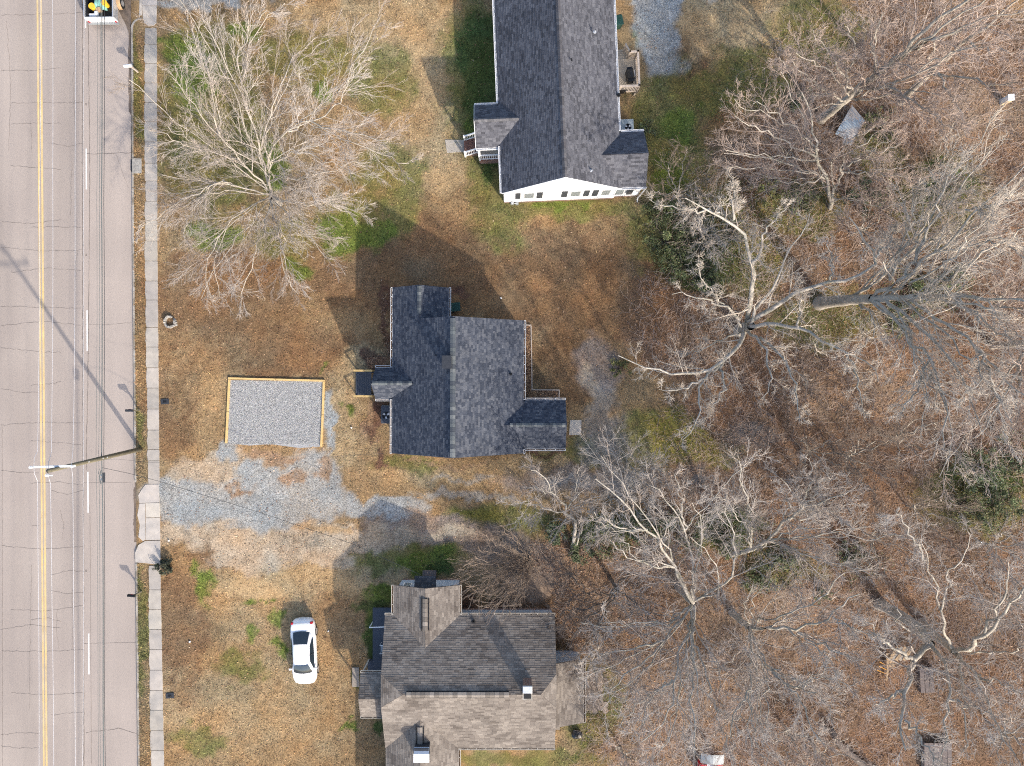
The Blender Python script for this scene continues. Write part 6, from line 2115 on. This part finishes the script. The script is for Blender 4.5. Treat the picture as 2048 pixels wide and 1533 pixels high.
THIN = ((8, .45, .55, 5, .06, .13), (7, .5, .55, 4, .03, .16), (3, .5, .5, 3, 0, .2))
for (u, v, hg, lab, sd, tw, spr) in (
        (1668, 905, 7.5, 'upright brownish tree with a narrow crown above the lower right litter', 101, 'twig_brown', .34),
        (1600, 900, 6.5, 'thin brown twiggy tree between the mossy lawn patch and the woods', 102, 'twig_brown', .36),
        (1760, 870, 7, 'thin brown tree under the drooping pale branches on the right', 103, 'twig_brown', .38),
        (1262, 935, 6, 'greyish thin tree rising from the shaded drive east of the middle house', 104, 'twig_pale', .40),
        (1210, 985, 6.5, 'slender grey tree at the lower end of the shaded drive', 105, 'twig_pale', .40),
        (1395, 480, 6.5, 'fine twigged tree growing through the green thicket near the back lawn', 106, 'twig_pale', .42),
        (1345, 400, 6, 'thin tree at the north end of the green thicket behind the white house', 107, 'twig_brown', .44),
        (1760, 420, 7.5, 'fine reddish tree in the thicket below the forked tree', 108, 'twig_pink', .42),
        (1840, 360, 7, 'fine twigged tree beside the dark evergreen shrub', 109, 'twig_brown', .42),
        (1700, 470, 6, 'low twiggy tree above the long pale limb', 110, 'twig_pink', .45),
        (1870, 490, 7.5, 'thin tree under the fan of the tallest tree', 111, 'twig_pink', .42),
        (1950, 1080, 6.5, 'thin tree among yellow green shrubs at the right edge', 112, 'twig_pale', .42),
        (1725, 1065, 6, 'low thin tree on the brown litter between the spreading crowns', 113, 'twig_brown', .42),
        (1810, 1010, 6, 'small brown tree left of the green shrubs at the right edge', 114, 'twig_brown', .42),
        (1180, 1290, 6, 'thin pale tree beside the hexagon patio', 115, 'twig_brown', .40),
        (1330, 1090, 6, 'thin tree in the row of green shrubs below the drive', 116, 'twig_pink', .42),
        (1555, 330, 6, 'twiggy tree at the left of the corrugated sheets', 118, 'twig_pink', .45),
        (1580, 1180, 6.5, 'thin tree inside the crown of the horizontal limbed tree', 119, 'twig_pink', .45),
        (1290, 1380, 6, 'thin tree on orange litter between the patio and the broad tree', 120, 'twig_pink', .45),
        (1450, 1420, 6.5, 'thin tree above the red play shelter', 121, 'twig_pink', .45),
        (1620, 1480, 6.5, 'thin tree at the bottom beside the fallen log', 122, 'twig_pink', .45),
        (1980, 1180, 6.5, 'thin pale tree at the far right above the winding branches', 123, 'twig_pale', .42),
        (1420, 1310, 6.5, 'thin tree below the fork of the broad tree', 124, 'twig_pink', .45),
        (1560, 1440, 7, 'thin tree near the bottom between play shelter and log', 125, 'twig_pale', .45),
        (1970, 1440, 7, 'thin tree in the bottom right corner', 126, 'twig_pale', .45),
        (1240, 1490, 6, 'thin tree near the bottom edge right of the rubbish bag', 127, 'twig_pink', .42),
        (1950, 620, 8, 'thin tree beneath the right fork of the tallest tree', 128, 'twig_pink', .45)):
    auto_tree(u, v, hg, lab, sd, twig=tw, spread=spr, lv=THIN, bark='bark_grey', group='thin understorey trees in the woods')

# ---------------------------------------------------------------- green shrubs
def leaf_quads(g, C, Rr, n, size, flat=1.0, pts=None):
    """n leaves inside ellipsoids; returns verts, faces"""
    if pts is None:
        d = g.normal(size=(n, 3))
        d /= np.linalg.norm(d, axis=1, keepdims=True)
        rad = g.random(n) ** .45
        pts = C + d * rad[:, None] * Rr
    a = g.normal(size=(n, 3)) * np.array([1, 1, .55])
    a /= np.linalg.norm(a, axis=1, keepdims=True)
    b = np.cross(a, g.normal(size=(n, 3)) * np.array([.5, .5, 1]) + np.array([0, 0, .5]))
    b /= np.linalg.norm(b, axis=1, keepdims=True) + 1e-9
    s = size * (.6 + .8 * g.random(n))[:, None]
    V = np.stack([pts - a * s, pts + b * s * .45, pts + a * s, pts - b * s * .45], 1).reshape(-1, 3)
    return V, np.arange(len(pts) * 4).reshape(-1, 4)


def shrub(u, v, ru, hgt, n, col, label, seed, size=.07, name='green_shrub', cat='shrub', group=None):
    g = np.random.default_rng(seed)
    b = T(u, v, 0)
    root = empty(name, b, 0, label, cat, group)
    r = ru / S
    k = 20
    n = int(n * .55)
    per = n // k
    Vs, nb, cols = [], 0, []
    stems = []
    for i in range(k):
        a, q_ = g.random() * 6.28, r * g.random() ** .6 * 1.05
        c = np.array([math.cos(a) * q_, math.sin(a) * q_, hgt * (.2 + .6 * g.random() * (1 - q_ / r * .6))])
        rr_ = np.array([r * .30, r * .30, hgt * .25]) * (.5 + .9 * g.random())
        V, F = leaf_quads(g, c, rr_, per, size)
        V[:, 2] = np.maximum(V[:, 2], .02)
        Vs.append(V)
        m_ = .6 + .9 * g.random()
        cols.append(np.array(col) * m_ * (1 + .5 * (g.random((per, 1)) - .5)) * (1 + .25 * (g.random((per, 3)) - .5)))
        stems.append([(0, 0, -.05), (c[0] * .5, c[1] * .5, c[2] * .6), tuple(c)])
    V = np.concatenate(Vs)
    link('foliage', np_mesh('foliage', V, np.arange(len(V)).reshape(-1, 4), M['leaf'], np.clip(np.concatenate(cols), .002, 1)), root)
    m = MB()
    for s in stems:
        m.tube(s, .025, 4, r1=.01)
    m.build('stem', M['bark_dark'], root)
    return root


DG, MG, YG, GG, BR = (.080, .100, .048), (.105, .122, .052), (.135, .135, .05), (.11, .112, .065), (.10, .075, .045)
for i, (u, v, ru, hg, n, col, lab) in enumerate((
        (1330, 478, 42, 1.6, 3000, MG, 'loose green shrub where the back lawn meets the thicket'),
        (1352, 530, 40, 1.5, 2600, MG, 'loose green shrub lowest in the thicket beside the brown back lawn'),
        (1395, 500, 44, 1.4, 2600, GG, 'mid green leafy shrub in the middle of the thicket'),
        (1390, 440, 46, 1.6, 3600, GG, 'grey green shrub under the pale twigs of the pollarded tree'),
        (1420, 555, 34, 1.2, 2600, MG, 'small green shrub at the tip of the thicket near the tree stump limbs'),
        (1450, 470, 36, 1.4, 2600, GG, 'grey green shrub left of the thick upright limb'),
        (1310, 420, 34, 1.3, 2600, MG, 'green shrub close to the back corner of the white house'),
        (1600, 405, 30, 1.1, 2200, MG, 'green shrub just left of the forked tree trunk'),
        (1530, 385, 30, 1.1, 1800, YG, 'yellowish green shrub above the pollarded limbs'),
        (1880, 372, 44, 2.2, 4600, DG, 'dark evergreen shrub on the right below the open litter'),
        (1720, 400, 34, 1.5, 2400, DG, 'dark shrub right of the forked trunk'),
        (1600, 205, 24, 1.0, 1500, DG, 'small dark shrub at the foot of the leaning tree'),
        (1760, 250, 34, .9, 1800, YG, 'mossy yellow green bush right of the corrugated sheets'),
        (1850, 585, 40, 1.8, 3000, MG, 'green shrub under the trunk fork of the tallest tree'),
        (1800, 620, 30, 1.4, 1800, DG, 'dark shrub below the long dark trunk'),
        (1900, 560, 30, 1.6, 1800, DG, 'dark shrub further along the long dark trunk'),
        (1785, 655, 24, 1.0, 1200, YG, 'small yellow green bush below the long dark trunk'),
        (1940, 945, 52, 2.0, 4600, DG, 'dark green shrub at the right edge below the drooping crown'),
        (1985, 1010, 46, 1.8, 4000, MG, 'mid green shrub at the right edge beside the white scrap'),
        (1920, 1010, 34, 1.2, 2400, YG, 'yellow green leafy bush in the clearing at the right edge'),
        (2020, 900, 40, 2.0, 2600, DG, 'dark shrub hard against the right edge under the crown'),
        (1165, 1085, 30, 1.6, 2600, DG, 'dark glossy shrub beside the small curved tree'),
        (1112, 1068, 26, 1.2, 2200, DG, 'dark glossy shrub left of the small curved tree'),
        (1205, 1070, 40, 1.5, 3600, MG, 'grassy green shrub right of the small curved tree'),
        (1262, 1062, 40, 2.0, 4000, DG, 'dense dark cedar like shrub below the shaded drive'),
        (1330, 1048, 34, 1.8, 3200, DG, 'second dark cedar like shrub below the shaded drive'),
        (1450, 1064, 42, 1.8, 3800, MG, 'feathery mid green shrub left of the fan shaped crown'),
        (1395, 1075, 30, 1.5, 2200, DG, 'dark shrub behind the upright branches of the broad tree'),
        (1560, 1110, 30, 1.4, 2200, DG, 'dark green shrub under the fan shaped crown'),
        (1520, 1165, 34, 1.3, 2400, MG, 'green shrub amid orange litter under crossing branches'),
        (1700, 1105, 26, .9, 1500, MG, 'low green bush on the litter right of the fan shaped crown'),
        (1640, 1185, 18, 1.2, 1200, DG, 'narrow dark shrub inside the horizontal limbs'),
        (332, 1130, 17, 1.1, 3200, (.045, .050, .030), 'small round dark bush touching the pavement edge'),
        (1240, 735, 20, .7, 900, YG, 'low yellowish tuft beside the sandy end of the drive'),
        (1290, 262, 20, .6, 900, MG, 'low green weeds beside the back wing of the white house'))):
    shrub(u, v, ru, hg, n, col, lab, 300 + i, group='green shrubs and bushes', size=.06 if ru < 20 else .075)

# ---------------------------------------------------------------- scatter: grass, leaves, gravel, brush
BLD = [(796, 583, 1048, 900), (1040, 796, 1128, 892), (740, 735, 800, 800), (990, -40, 1262, 408), (1215, 290, 1276, 402), (955, 240, 1010, 325), (785, 1145, 1106, 1620), (737, 1212, 790, 1396), (1100, 1293, 1158, 1412), (457, 757, 650, 890)]


def open_mask(U, V, pad=True):
    m = U > walk_r(V) + .5
    for i, (a, b, c, d) in enumerate(BLD):
        if i == len(BLD) - 1 and not pad:
            continue
        m &= ~((U > a) & (U < c) & (V > b) & (V < d))
    return m


def scatter_pts(n, seed, box=(300, -30, 2090, 1570)):
    g = np.random.default_rng(seed)
    U = g.uniform(box[0], box[2], n)
    V = g.uniform(box[1], box[3], n)
    return g, U, V


def woods(U, V):
    """1 in the woods, 0 on the lawns"""
    wu, wv = U + 60 * fbm(U, V, 61, 60), V + 60 * fbm(U, V, 62, 60)
    m = np.zeros(U.shape)
    for (cu, cv, ru, rv) in [(1760, 520, 430, 330), (1820, 1000, 520, 420), (1830, 180, 330, 190), (1500, 1320, 380, 300), (1300, 1280, 170, 220), (1130, 1180, 130, 90), (1440, 640, 190, 150)]:
        m = np.maximum(m, np.clip((1.1 - np.sqrt(((wu - cu) / ru) ** 2 + ((wv - cv) / rv) ** 2)) / .2, 0, 1))
    return m


# grass blades, dead and green
g, U, V = scatter_pts(330000, 901)
verge = g.random(len(U)) < .05
U = np.where(verge, kerb_u(V) + 4 + g.random(len(U)) * (walk_l(V) + 1 - kerb_u(V) - 4), U)
C, Gv = ground_colour(U, V)
keep = (open_mask(U, V) | (verge & (V > 62) & ((V < 965) | (V > 1127)))) & (g.random(len(U)) > Gv * 1.1) & (g.random(len(U)) > woods(U, V) * .65)
lum = C.sum(1)
keep &= ~((lum > .72) & (g.random(len(U)) < .75))
U, V, C = U[keep], V[keep], C[keep]
n = len(U)
z0 = ground_z(U, V)
X, Y = (U - 1024) / S, (766 - V) / S
isg = C[:, 1] > C[:, 0] * .93
hh = np.where(isg, .08, .055) * (.5 + g.random(n))
a = g.random(n) * 2 * np.pi
le = hh * (1.2 + 1.4 * g.random(n))
w = .016 + .022 * g.random(n)
dx, dy = np.cos(a), np.sin(a)
V0 = np.stack([X - dy * w, Y + dx * w, z0 - .01], 1)
V1 = np.stack([X + dy * w, Y - dx * w, z0 - .01], 1)
V2 = np.stack([X + dx * le, Y + dy * le, z0 + hh], 1)
cj = C * (.45 + 1.35 * g.random((n, 1)) ** 1.3) * (1 + .16 * (g.random((n, 3)) - .5))
pale = g.random(n) < .07
cj[pale] = cj[pale] * 1.5
me = np_mesh('grass', np.stack([V0, V1, V2], 1).reshape(-1, 3), np.arange(3 * n).reshape(-1, 3), M['litter'], np.clip(cj, .01, .8))
tag(link('grass', me), 'short dormant tan and green grass over the lawns', 'grass', kind='stuff')
NG = n

# fallen leaves
g, U, V = scatter_pts(170000, 905)
wd = woods(U, V)
keep = open_mask(U, V) & (g.random(len(U)) < .10 + .95 * wd)
U, V = U[keep], V[keep]
ex = np.random.default_rng(77)
n2 = 9000
eu = np.concatenate([ex.uniform(1040, 1062, 1500), ex.uniform(1062, 1117, 800), ex.uniform(735, 790, 1500), ex.uniform(762, 786, 500), ex.uniform(1060, 1330, n2), ex.uniform(900, 1100, 900)])
ev = np.concatenate([ex.uniform(651, 800, 1500), ex.uniform(781, 799, 800), ex.uniform(715, 742, 1500), ex.uniform(585, 720, 500), ex.uniform(1080, 1330, n2), ex.uniform(1205, 1222, 900)])
ok = open_mask(eu, ev) | ((eu > 1040) & (eu < 1118) & (ev < 800))
U, V = np.r_[U, eu[ok]], np.r_[V, ev[ok]]
n = len(U)
C, Gv = ground_colour(U, V)
X, Y = (U - 1024) / S, (766 - V) / S
z = ground_z(U, V) + .012 + .03 * g.random(n)
z[(U > 1040) & (U < 1118) & (V > 650) & (V < 800)] += .05
a = g.random(n) * 2 * np.pi
s = .035 + .05 * g.random(n)
ca, sa = np.cos(a) * s, np.sin(a) * s
tl = (g.random((n, 2)) - .5) * .04
Vq = np.stack([
    np.stack([X - ca, Y - sa, z - tl[:, 0]], 1), np.stack([X + sa * .55, Y - ca * .55, z + tl[:, 1]], 1),
    np.stack([X + ca, Y + sa, z + tl[:, 0]], 1), np.stack([X - sa * .55, Y + ca * .55, z - tl[:, 1]], 1)], 1).reshape(-1, 3)
lc = np.array([(.24, .125, .07), (.30, .17, .095), (.15, .075, .05), (.36, .22, .13), (.20, .11, .075), (.11, .06, .045), (.44, .30, .2)])
pick = lc[g.choice(len(lc), n, p=[.24, .2, .2, .1, .13, .1, .03])]
pick = pick * np.array([.95, 1.02, 1.05])
cj = (pick * .8 + C * .35) * (.55 + .9 * g.random((n, 1)))
me = np_mesh('leaf_litter', Vq, np.arange(4 * n).reshape(-1, 4), M['litter'], np.clip(cj, .01, .8))
tag(link('leaf_litter', me), 'fallen brown and orange leaves covering the woodland floor', 'leaf litter', kind='stuff')
NL = n

# gravel stones
g, U, V = scatter_pts(60000, 911, (310, 880, 1000, 1060))
C, Gv = ground_colour(U, V)
keep = (g.random(len(U)) < Gv) & (U > walk_r(V) + 1)
U, V = U[keep], V[keep]
gu, gv = g.uniform(1270, 1370, 9000), g.uniform(-30, 150, 9000)
C2, G2 = ground_colour(gu, gv)
k2 = g.random(9000) < G2
U, V = np.r_[U, gu[k2]], np.r_[V, gv[k2]]
t_ = g.random(34000)
pv_ = 761 + (889 - 761) * g.random(34000)
pu_ = (460 - (pv_ - 759) * .048) + (188.0) * t_
U, V = np.r_[U, pu_], np.r_[V, pv_]
inpad = np.r_[np.zeros(len(U) - 34000, bool), np.ones(34000, bool)]
n = len(U)
X, Y = (U - 1024) / S, (766 - V) / S
z = np.where(inpad, .03, ground_z(U, V)) + .01 * g.random(n)
r = np.where(inpad, .022, .018) * (.6 + .9 * g.random(n))
off = np.array([(1, 0, 0), (-.5, .87, 0), (-.5, -.87, 0), (.1, .1, .8)])
ang = g.random(n) * 6.28
c_, s_ = np.cos(ang), np.sin(ang)
st_ = g.random((n, 4, 1)) * .5 + .75
O = off[None] * st_
Vx = X[:, None] + (O[..., 0] * c_[:, None] - O[..., 1] * s_[:, None]) * r[:, None]
Vy = Y[:, None] + (O[..., 0] * s_[:, None] + O[..., 1] * c_[:, None]) * r[:, None]
Vz = z[:, None] + O[..., 2] * r[:, None]
Vt = np.stack([Vx, Vy, Vz], -1).reshape(-1, 3)
b0 = np.arange(n)[:, None] * 4
F = np.concatenate([b0 + np.array([[0, 1, 3]]), b0 + np.array([[1, 2, 3]]), b0 + np.array([[2, 0, 3]])], 0)
tone = (.12 + .56 * g.random(n))[:, None] * np.array([[1.02, 1.0, .95]]) * (1 + .1 * (g.random((n, 3)) - .5))
me = np_mesh('gravel', Vt, F, M['litter'], np.concatenate([tone, tone, tone], 0))
tag(link('gravel', me), 'loose grey crushed stone on the parking pad and drive', 'gravel', kind='stuff')
# bed of the parking pad under the stones
pb = MB().prism([T(*p)[:2] for p in ((459, 760), (648.5, 763), (643, 893), (600, 896), (540, 888), (500, 891), (453, 886))], -.05, .03).build('gravel_pad', mat('gravel_pad', (.33, .33, .33), .95, .35, 20, 60, bump=.6))
tag(pb, kind='structure')

# low brush: thin arching stems through the woods
g, U, V = scatter_pts(28000, 921, (1050, -20, 2090, 1560))
dens = woods(U, V) * (.25 + 1.5 * np.clip(fbm(U, V, 66, 70) + .35, 0, 1))
keep = (g.random(len(U)) < dens) & open_mask(U, V)
U, V = U[keep][:11000], V[keep][:11000]
n = len(U)
K = 5
p = np.stack([(U - 1024) / S, (766 - V) / S, np.zeros(n)], 1)
d = g.normal(size=(n, 3)) * np.array([.7, .7, .2]) + np.array([0, 0, 1.1])
d /= np.linalg.norm(d, axis=1, keepdims=True)
ln = .5 + 1.7 * g.random(n) ** 1.6
Pn = np.empty((n, K, 3))
Pn[:, 0] = p
for k in range(1, K):
    d = d + g.normal(size=d.shape) * .28 + np.array([0, 0, -.22])
    d /= np.linalg.norm(d, axis=1, keepdims=True)
    p = p + d * (ln / (K - 1))[:, None]
    p[:, 2] = np.maximum(p[:, 2], .03)
    Pn[:, k] = p
Rn = (.014 * (.6 + .6 * g.random(n)))[:, None] * np.linspace(1, .5, K)[None]
V1, F1 = tube_arrays(Pn, Rn, 3)
c2, r2_ = children(g, Pn, Rn, 2, .6, .7, 3, .0, .2, rmin=.009, absl=(.15, 1.2))
V2_, F2 = tube_arrays(c2, r2_, 3)
me = np_mesh('undergrowth', np.concatenate([V1, V2_]), np.concatenate([F1, F2 + len(V1)]), M['twig_pink'])
tag(link('undergrowth', me), 'tangled leafless brambles and saplings between the woodland trees', 'undergrowth', kind='stuff')

# ground ivy patches in the thicket
g, U, V = scatter_pts(90000, 931, (1200, 100, 2080, 1250))
m = np.zeros(len(U))
wu, wv = U + 70 * fbm(U, V, 68, 40), V + 70 * fbm(U, V, 69, 40)
for (cu, cv, ru, rv) in [(1380, 470, 110, 100), (1460, 500, 60, 60), (1850, 400, 120, 70), (1960, 980, 110, 90), (1300, 1065, 170, 45), (1480, 1070, 90, 50), (1600, 390, 60, 40), (1820, 590, 130, 50), (1550, 1150, 60, 40), (1350, 340, 50, 70), (1500, 420, 70, 50), (1700, 640, 60, 30), (1720, 1130, 60, 40), (1450, 200, 50, 40)]:
    m = np.maximum(m, np.clip((1.1 - np.sqrt(((wu - cu) / ru) ** 2 + ((wv - cv) / rv) ** 2)) / .5, 0, 1))
keep = (g.random(len(U)) < m * .9) & open_mask(U, V)
U, V = U[keep], V[keep]
n = len(U)
pts = np.stack([(U - 1024) / S, (766 - V) / S, .08 + .5 * g.random(n) ** 2], 1)
Vq, F = leaf_quads(g, None, None, n, .06, pts=pts)
gc = np.array([(.085, .115, .040), (.125, .145, .05), (.055, .08, .03), (.16, .16, .06)])[g.integers(0, 4, n)] * (.7 + .6 * g.random((n, 1)))
me = np_mesh('ground_ivy', Vq, F, M['leaf'], gc)
tag(link('ground_ivy', me), 'low green ivy and honeysuckle leaves over the thicket floor', 'ivy', kind='stuff')

# odd bits of litter on the lawns
rl2 = random.Random(44)
for (u, v, lab) in ((703, 855, 'white crumpled cup on the lawn west of the middle house'), (1002, 596, 'white paper scrap on the shaded lawn north of the middle house'), (657, 1262, 'white paper scrap on the lawn beside the parked car'), (380, 1283, 'small white paper scrap on the lower left lawn'), (338, 1081, 'small white scrap near the pavement below the gravel drive'), (1858, 1010, 'white scrap caught in the brush left of the green shrubs')):
    m = MB()
    pts = [(.085 * rl2.uniform(.6, 1.2) * math.cos(2 * math.pi * i / 7), .085 * rl2.uniform(.6, 1.2) * math.sin(2 * math.pi * i / 7)) for i in range(7)]
    m.v = [(x, y, .03 + rl2.uniform(0, .03)) for x, y in pts] + [(x * .6, y * .6, .09 + rl2.uniform(0, .03)) for x, y in pts]
    m.f = [list(range(7))[::-1], list(range(7, 14))] + [[i, (i + 1) % 7, 7 + (i + 1) % 7, 7 + i] for i in range(7)]
    m.c = [None] * 9
    o = m.build('litter_scrap', M['white_trim'])
    o.location = T(u, v)
    tag(o, lab, 'litter', 'scraps of white litter')
